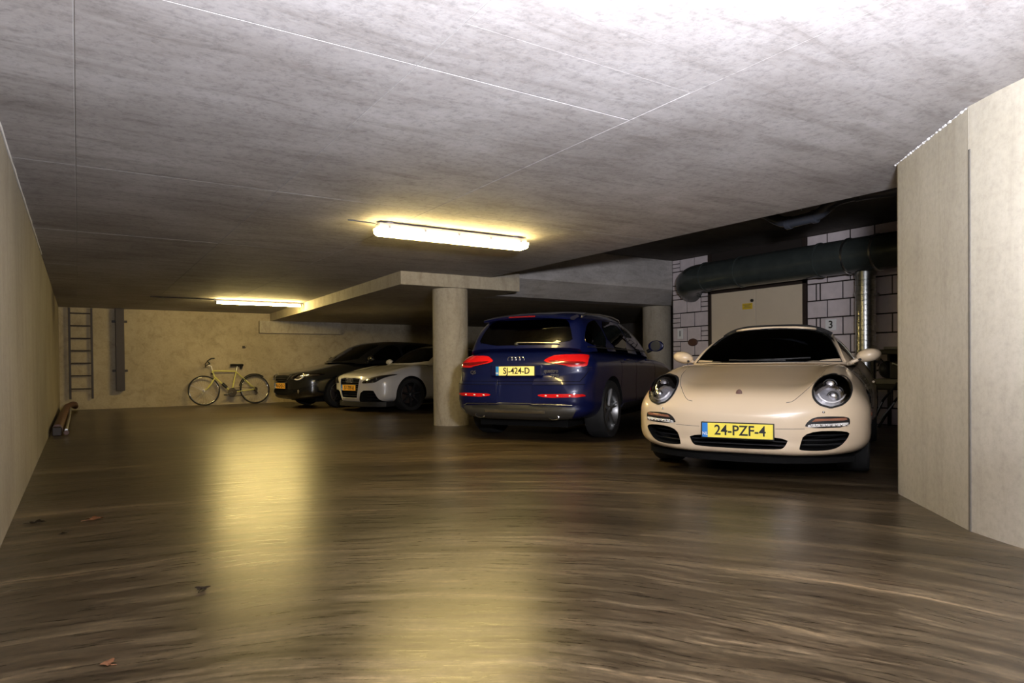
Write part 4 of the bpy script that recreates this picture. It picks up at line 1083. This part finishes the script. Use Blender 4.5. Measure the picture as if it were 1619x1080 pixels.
# ---------- white coupe
def car_white():
    root = empty('coupe', label='white coupe with a tall black grille, front end showing left of the round column', cat='car')
    L = 4.19
    K = dict(w=[(0, .88), (.5, .915), (.87, .925), (1.5, .90), (2.6, .90), (3.33, .925), (4.19, .82)],
             t=[(0, .62), (.05, .70), (.12, .745), (.3, .785), (.7, .855), (1.1, .925), (1.4, .945), (3.3, .96), (3.9, .90), (4.19, .65)],
             b=[(0, .32), (.05, .20), (.2, .17), (3.8, .18), (4.19, .4)])
    def mod(x, y, z):
        ay = abs(y)
        amp = .05*sstep(.2, .8, x)*(1-.8*sstep(1.1, 1.6, x))
        if z > .6: z += amp*gauss(ay, .74, .14)*sstep(.6, .75, z)
        return (x, y, z)
    bm = bmesh.new(); grid_close(bm, body_rings(K, L, .50, 2.6, .6, 2.5, mod, zc=.50, nup=3.3, nlow=5, M_=32))
    body = obj('body', bm, [M['silverw'], M['matte']], root, smooth=40); bv0 = bvh_of(body)
    gr = [(-.355, .675), (.355, .675), (.365, .62), (.285, .285), (.26, .265), (-.26, .265), (-.285, .285), (-.365, .62)]
    it = [(.40, .425), (.665, .43), (.70, .41), (.78, .21), (.77, .185), (.31, .185), (.33, .26)]
    bool_cut(body, [cyl_cut(.87, .33, .372, .60, 1.3), cyl_cut(.87, .33, .372, -1.3, -.60), cyl_cut(3.33, .33, .37, .60, 1.3), cyl_cut(3.33, .33, .37, -1.3, -.60),
                    prism_cut(chaikin(gr, 1), -.3, .13), prism_cut(chaikin(it, 1), -.3, .40), prism_cut(chaikin(mirror(it), 1), -.3, .40)])
    me = body.data; me.materials.clear(); me.materials.append(M['silverw']); me.materials.append(M['matte'])
    for f in me.polygons:
        c = Vector(f.center); h = bv0.find_nearest(c)
        if h[3] is not None and h[3] > .006: f.material_index = 1
        if f.normal.z > .6 and 1.45 < c.x < 3.2 and abs(c.y) < .66: f.material_index = 1
        if c.z < .19 and f.normal.z < 0: f.material_index = 1
    me.polygons.foreach_set('use_smooth', [True]*len(me.polygons)); me.set_sharp_from_angle(angle=math.radians(38))
    KC = dict(zt=[(1.15, .93), (1.5, 1.10), (1.85, 1.26), (2.1, 1.325), (2.4, 1.35), (2.8, 1.32), (3.3, 1.18), (3.8, .98)],
              zb=[(1.15, .90), (3.8, .90)], wb=[(1.15, .72), (1.6, .80), (2.6, .80), (3.8, .62)], wt=[(1.15, .55), (2.2, .56), (3.8, .45)], H=.44)
    bm = bmesh.new(); grid_close(bm, cabin_rings(KC, 1.15, 3.8, .9, 1.2, n=4, plan=.3, planr=.25, N=56, M_=18))
    cab = obj('roof', bm, [M['silverw']], root, smooth=50); cbv = bvh_of(cab)
    ws = [(-.66, .955), (.66, .955), (.60, 1.1), (.52, 1.25), (.42, 1.29), (-.42, 1.29), (-.52, 1.25), (-.60, 1.1)]
    sw = [(1.62, .98), (2.95, .98), (3.2, 1.08), (2.9, 1.2), (2.5, 1.27), (2.15, 1.25)]
    open_windows(cab, [('F', ws), ('S+', sw), ('S-', sw)])
    patch('windscreen', cbv, 'F', ws, M['glass_d'], root, off=.003, thick=-.001, rows=14, cols=20, smooth=1)
    for a in ('S+', 'S-'): patch('side_window', cbv, a, sw, M['glass_d'], root, off=.003, thick=-.001, rows=8, cols=14, smooth=1)
    patch('roof_skin', cbv, 'T', [(2.08, -.47), (3.1, -.45), (3.1, .45), (2.08, .47)], M['black'], root, off=.006, thick=.0, rows=10, cols=12, smooth=1)
    obj('dashboard', B((1.55, -.62, .85), (1.8, .62, .97), .04), M['leather'], root)
    for y in (-.36, .36): seat(root, 2.4, y, .98, 1)
    bvb = bvh_of(body)
    for z in np.linspace(.32, .63, 8): obj('grille_slat', B((.045, -.345, z-.006), (.09, .345, z+.006), .002), M['black'], root)
    surf_line('grille_frame', bv0, 'F', chaikin(gr, 1), M['silverw'], root, r=.012, off=.0, closed=True)
    rings_logo(root, .012, 0, .62, .038, M['chrome'])
    license_plate(root, -.005, 0, .475, '57-TFF-8', M['plate_o'])
    for s in (1, -1):
        hl = [(s*.405, .555), (s*.48, .625), (s*.60, .672), (s*.84, .735), (s*.85, .72), (s*.80, .655), (s*.745, .60), (s*.70, .575)]
        h_ = patch('headlight', bvb, 'F', hl, M['black'], root, off=.004, thick=.01, rows=12, cols=20, smooth=1)
        for (y, z) in ((.60, .62), (.66, .59), (.72, .645)):
            c = cast(bvb, 'F', s*y, z, .005)
            b2 = bmesh.new(); sphere(b2, c, .012, .026, .024, 12, 8); obj('bulb_housing', b2, M['chrome'], h_, smooth=60)
        patch('lens', bvb, 'F', hl, M['lens'], h_, off=.012, thick=.0, rows=8, cols=12, smooth=1, bulge=.02)
        for z in (.25, .31, .37): obj('grille_slat', T([(.16, s*.40, z), (.24, s*.58, z), (.34, s*.70, z)], .007, 6), M['black'], root)
        surf_line('bonnet_gap', bvb, 'T', [(.25, s*.60), (.6, s*.70), (1.0, s*.72), (1.3, s*.70)], M['joint'], root, r=.0025)
        mb = bmesh.new(); sphere(mb, (1.62, s*.93, .985), .07, .11, .065, 18, 12); mr = obj('door_mirror', mb, M['silverw'], root, smooth=60)
        obj('mirror_stem', T([(1.62, s*.78, .92), (1.62, s*.86, .95)], .02, 8), M['black'], mr, smooth=60)
        surf_line('door_gap', bvb, 'S+' if s > 0 else 'S-', [(1.55, .28), (1.50, .6), (1.52, .9)], M['joint'], root, r=.0025)
        surf_line('pillar_trim', cbv, 'S+' if s > 0 else 'S-', [(1.58, .97), (1.85, 1.13), (2.12, 1.26)], M['silverw'], root, r=.014)
        wheel(root, .87, s*.79, .33, .245, .25, s, mat='black', style='single', spokes=7); wheel(root, 3.33, s*.79, .33, .245, .25, s, mat='black', style='single', spokes=7)
    # black chin spoiler
    bm = bmesh.new(); rg = []
    for k in range(31):
        y = -.82+1.64*k/30; x = .03+.40*(abs(y)/.9)**2.6
        rg.append([bm.verts.new(p) for p in ((x-.02, y, .20), (x-.03, y, .11), (x+.2, y*.96, .11), (x+.2, y*.96, .21))])
    for i in range(30):
        for k in range(4): bm.faces.new((rg[i][k], rg[i][(k+1) % 4], rg[i+1][(k+1) % 4], rg[i+1][k]))
    bm.faces.new(rg[0]); bm.faces.new(rg[-1]); obj('front_lip', bm, M['black'], root, smooth=40)
    obj('underbody', B((.5, -.6, .13), (3.8, .6, .25)), M['matte'], root)
    finish_car(root, (4.527, 12.955), 78, 1)
car_white()

# ---------- near-black estate
def car_dark():
    root = empty('estate_car', label='near-black car with a wide headlight parked by the back wall, next to the bicycle', cat='car')
    L = 4.70
    K = dict(w=[(0, .84), (.5, .87), (.9, .885), (3.8, .88), (4.7, .80)],
             t=[(0, .62), (.05, .70), (.15, .755), (.4, .80), (.8, .87), (1.2, .95), (1.5, .97), (4.2, .98), (4.7, .75)],
             b=[(0, .30), (.05, .22), (.2, .18), (4.3, .2), (4.7, .4)])
    bm = bmesh.new(); grid_close(bm, body_rings(K, L, .50, 2.5, .5, 3, None, zc=.52, nup=3.5, nlow=5, M_=28))
    body = obj('body', bm, [M['navy'], M['matte']], root, smooth=40); bv0 = bvh_of(body)
    bool_cut(body, [cyl_cut(.93, .32, .37, .58, 1.3), cyl_cut(.93, .32, .37, -1.3, -.58), cyl_cut(3.6, .32, .37, .58, 1.3), cyl_cut(3.6, .32, .37, -1.3, -.58)])
    me = body.data; me.materials.clear(); me.materials.append(M['navy']); me.materials.append(M['matte'])
    for f in me.polygons:
        c = Vector(f.center); h = bv0.find_nearest(c)
        if h[3] is not None and h[3] > .006: f.material_index = 1
    me.polygons.foreach_set('use_smooth', [True]*len(me.polygons)); me.set_sharp_from_angle(angle=math.radians(38))
    KC = dict(zt=[(1.1, .96), (1.5, 1.16), (1.9, 1.35), (2.15, 1.42), (2.6, 1.45), (3.4, 1.43), (4.0, 1.33), (4.45, 1.0)],
              zb=[(1.1, .93), (4.45, .93)], wb=[(1.1, .72), (1.6, .80), (3.6, .80), (4.45, .68)], wt=[(1.1, .55), (2.2, .58), (4.45, .55)], H=.5)
    bm = bmesh.new(); grid_close(bm, cabin_rings(KC, 1.1, 4.45, .9, 1.2, n=4.5, plan=.28, planr=.15, N=56, M_=18))
    cab = obj('roof', bm, [M['navy']], root, smooth=50); cbv = bvh_of(cab)
    ws = [(-.68, .99), (.68, .99), (.62, 1.15), (.54, 1.34), (.44, 1.38), (-.44, 1.38), (-.54, 1.34), (-.62, 1.15)]
    s1 = [(1.65, 1.0), (2.55, 1.0), (2.55, 1.37), (2.2, 1.34)]; s2 = [(2.62, 1.0), (3.45, 1.0), (3.45, 1.36), (2.62, 1.37)]; s3 = [(3.52, 1.0), (4.15, 1.02), (4.0, 1.25), (3.52, 1.34)]
    open_windows(cab, [('F', ws)]+[(a, q) for a in ('S+', 'S-') for q in (s1, s2, s3)])
    patch('windscreen', cbv, 'F', ws, M['glass_d'], root, off=.003, thick=-.001, rows=14, cols=20, smooth=1)
    for a in ('S+', 'S-'):
        for q in (s1, s2, s3): patch('side_window', cbv, a, q, M['glass_d'], root, off=.003, thick=-.001, rows=6, cols=10, smooth=1)
    for y in (-.36, .36): seat(root, 2.4, y, 1.02, 1)
    bvb = bvh_of(body)
    gr = patch('grille', bvb, 'F', [(-.33, .70), (.33, .70), (.36, .64), (.24, .55), (-.24, .55), (-.36, .64)], M['matte'], root, off=.004, rows=8, cols=16, smooth=1)
    for z in (.585, .625, .665): surf_line('grille_bar', bvb, 'F', [(-.28, z), (0, z), (.28, z)], M['black'], gr, r=.006, off=.008)
    for s in (1, -1):
        surf_line('grille_wing', bvb, 'F', [(s*.30, .60), (s*.34, .64), (s*.385, .70)], M['alu'], gr, r=.009, off=.01)
        hl = [(s*.40, .61), (s*.44, .69), (s*.56, .725), (s*.74, .735), (s*.82, .73), (s*.83, .68), (s*.72, .62)]
        h_ = patch('headlight', bvb, 'F', hl, M['steel_d'], root, off=.004, rows=10, cols=18, smooth=1)
        surf_line('light_crescent', bvb, 'F', [(s*(.60+.10*math.cos(a)), .665+.06*math.sin(a)) for a in np.linspace(-2.2, 1.2, 12)], M['ledw'], h_, r=.015, off=.012)
        patch('lens', bvb, 'F', hl, M['lens'], h_, off=.012, thick=.0, rows=8, cols=12, smooth=1, bulge=.02)
        c = cast(bvb, 'F', s*.62, .36, .004); b2 = bmesh.new(); sphere(b2, c, .012, .05, .045, 14, 8); obj('fog_light', b2, M['chrome'], root, smooth=60)
        mb = bmesh.new(); sphere(mb, (1.65, s*.92, 1.03), .07, .11, .07, 18, 12); mr = obj('door_mirror', mb, M['navy'], root, smooth=60)
        obj('mirror_stem', T([(1.65, s*.78, .96), (1.65, s*.86, 1.0)], .02, 8), M['black'], mr, smooth=60)
        for xg in (1.55, 2.58, 3.48): surf_line('door_gap', bvb, 'S+' if s > 0 else 'S-', [(xg, .3), (xg, .6), (xg, .92)], M['matte'], root, r=.003)
        wheel(root, .93, s*.76, .32, .22, .21, s, style='single'); wheel(root, 3.6, s*.76, .32, .22, .21, s, style='single')
        obj('door_handle', T([(2.3, s*.875, .80), (2.36, s*.89, .80), (2.42, s*.875, .80)], .012, 8), M['navy'], root, smooth=60)
    patch('lower_intake', bvb, 'F', [(-.52, .42), (.52, .42), (.46, .28), (-.46, .28)], M['matte'], root, off=.004, rows=6, cols=16, smooth=1)
    license_plate(root, -.012, 0, .475, '96-GHD-2', M['plate_o'])
    obj('underbody', B((.5, -.6, .13), (4.2, .6, .25)), M['matte'], root)
    finish_car(root, (3.72, 15.05), 81, 1.03)
car_dark()
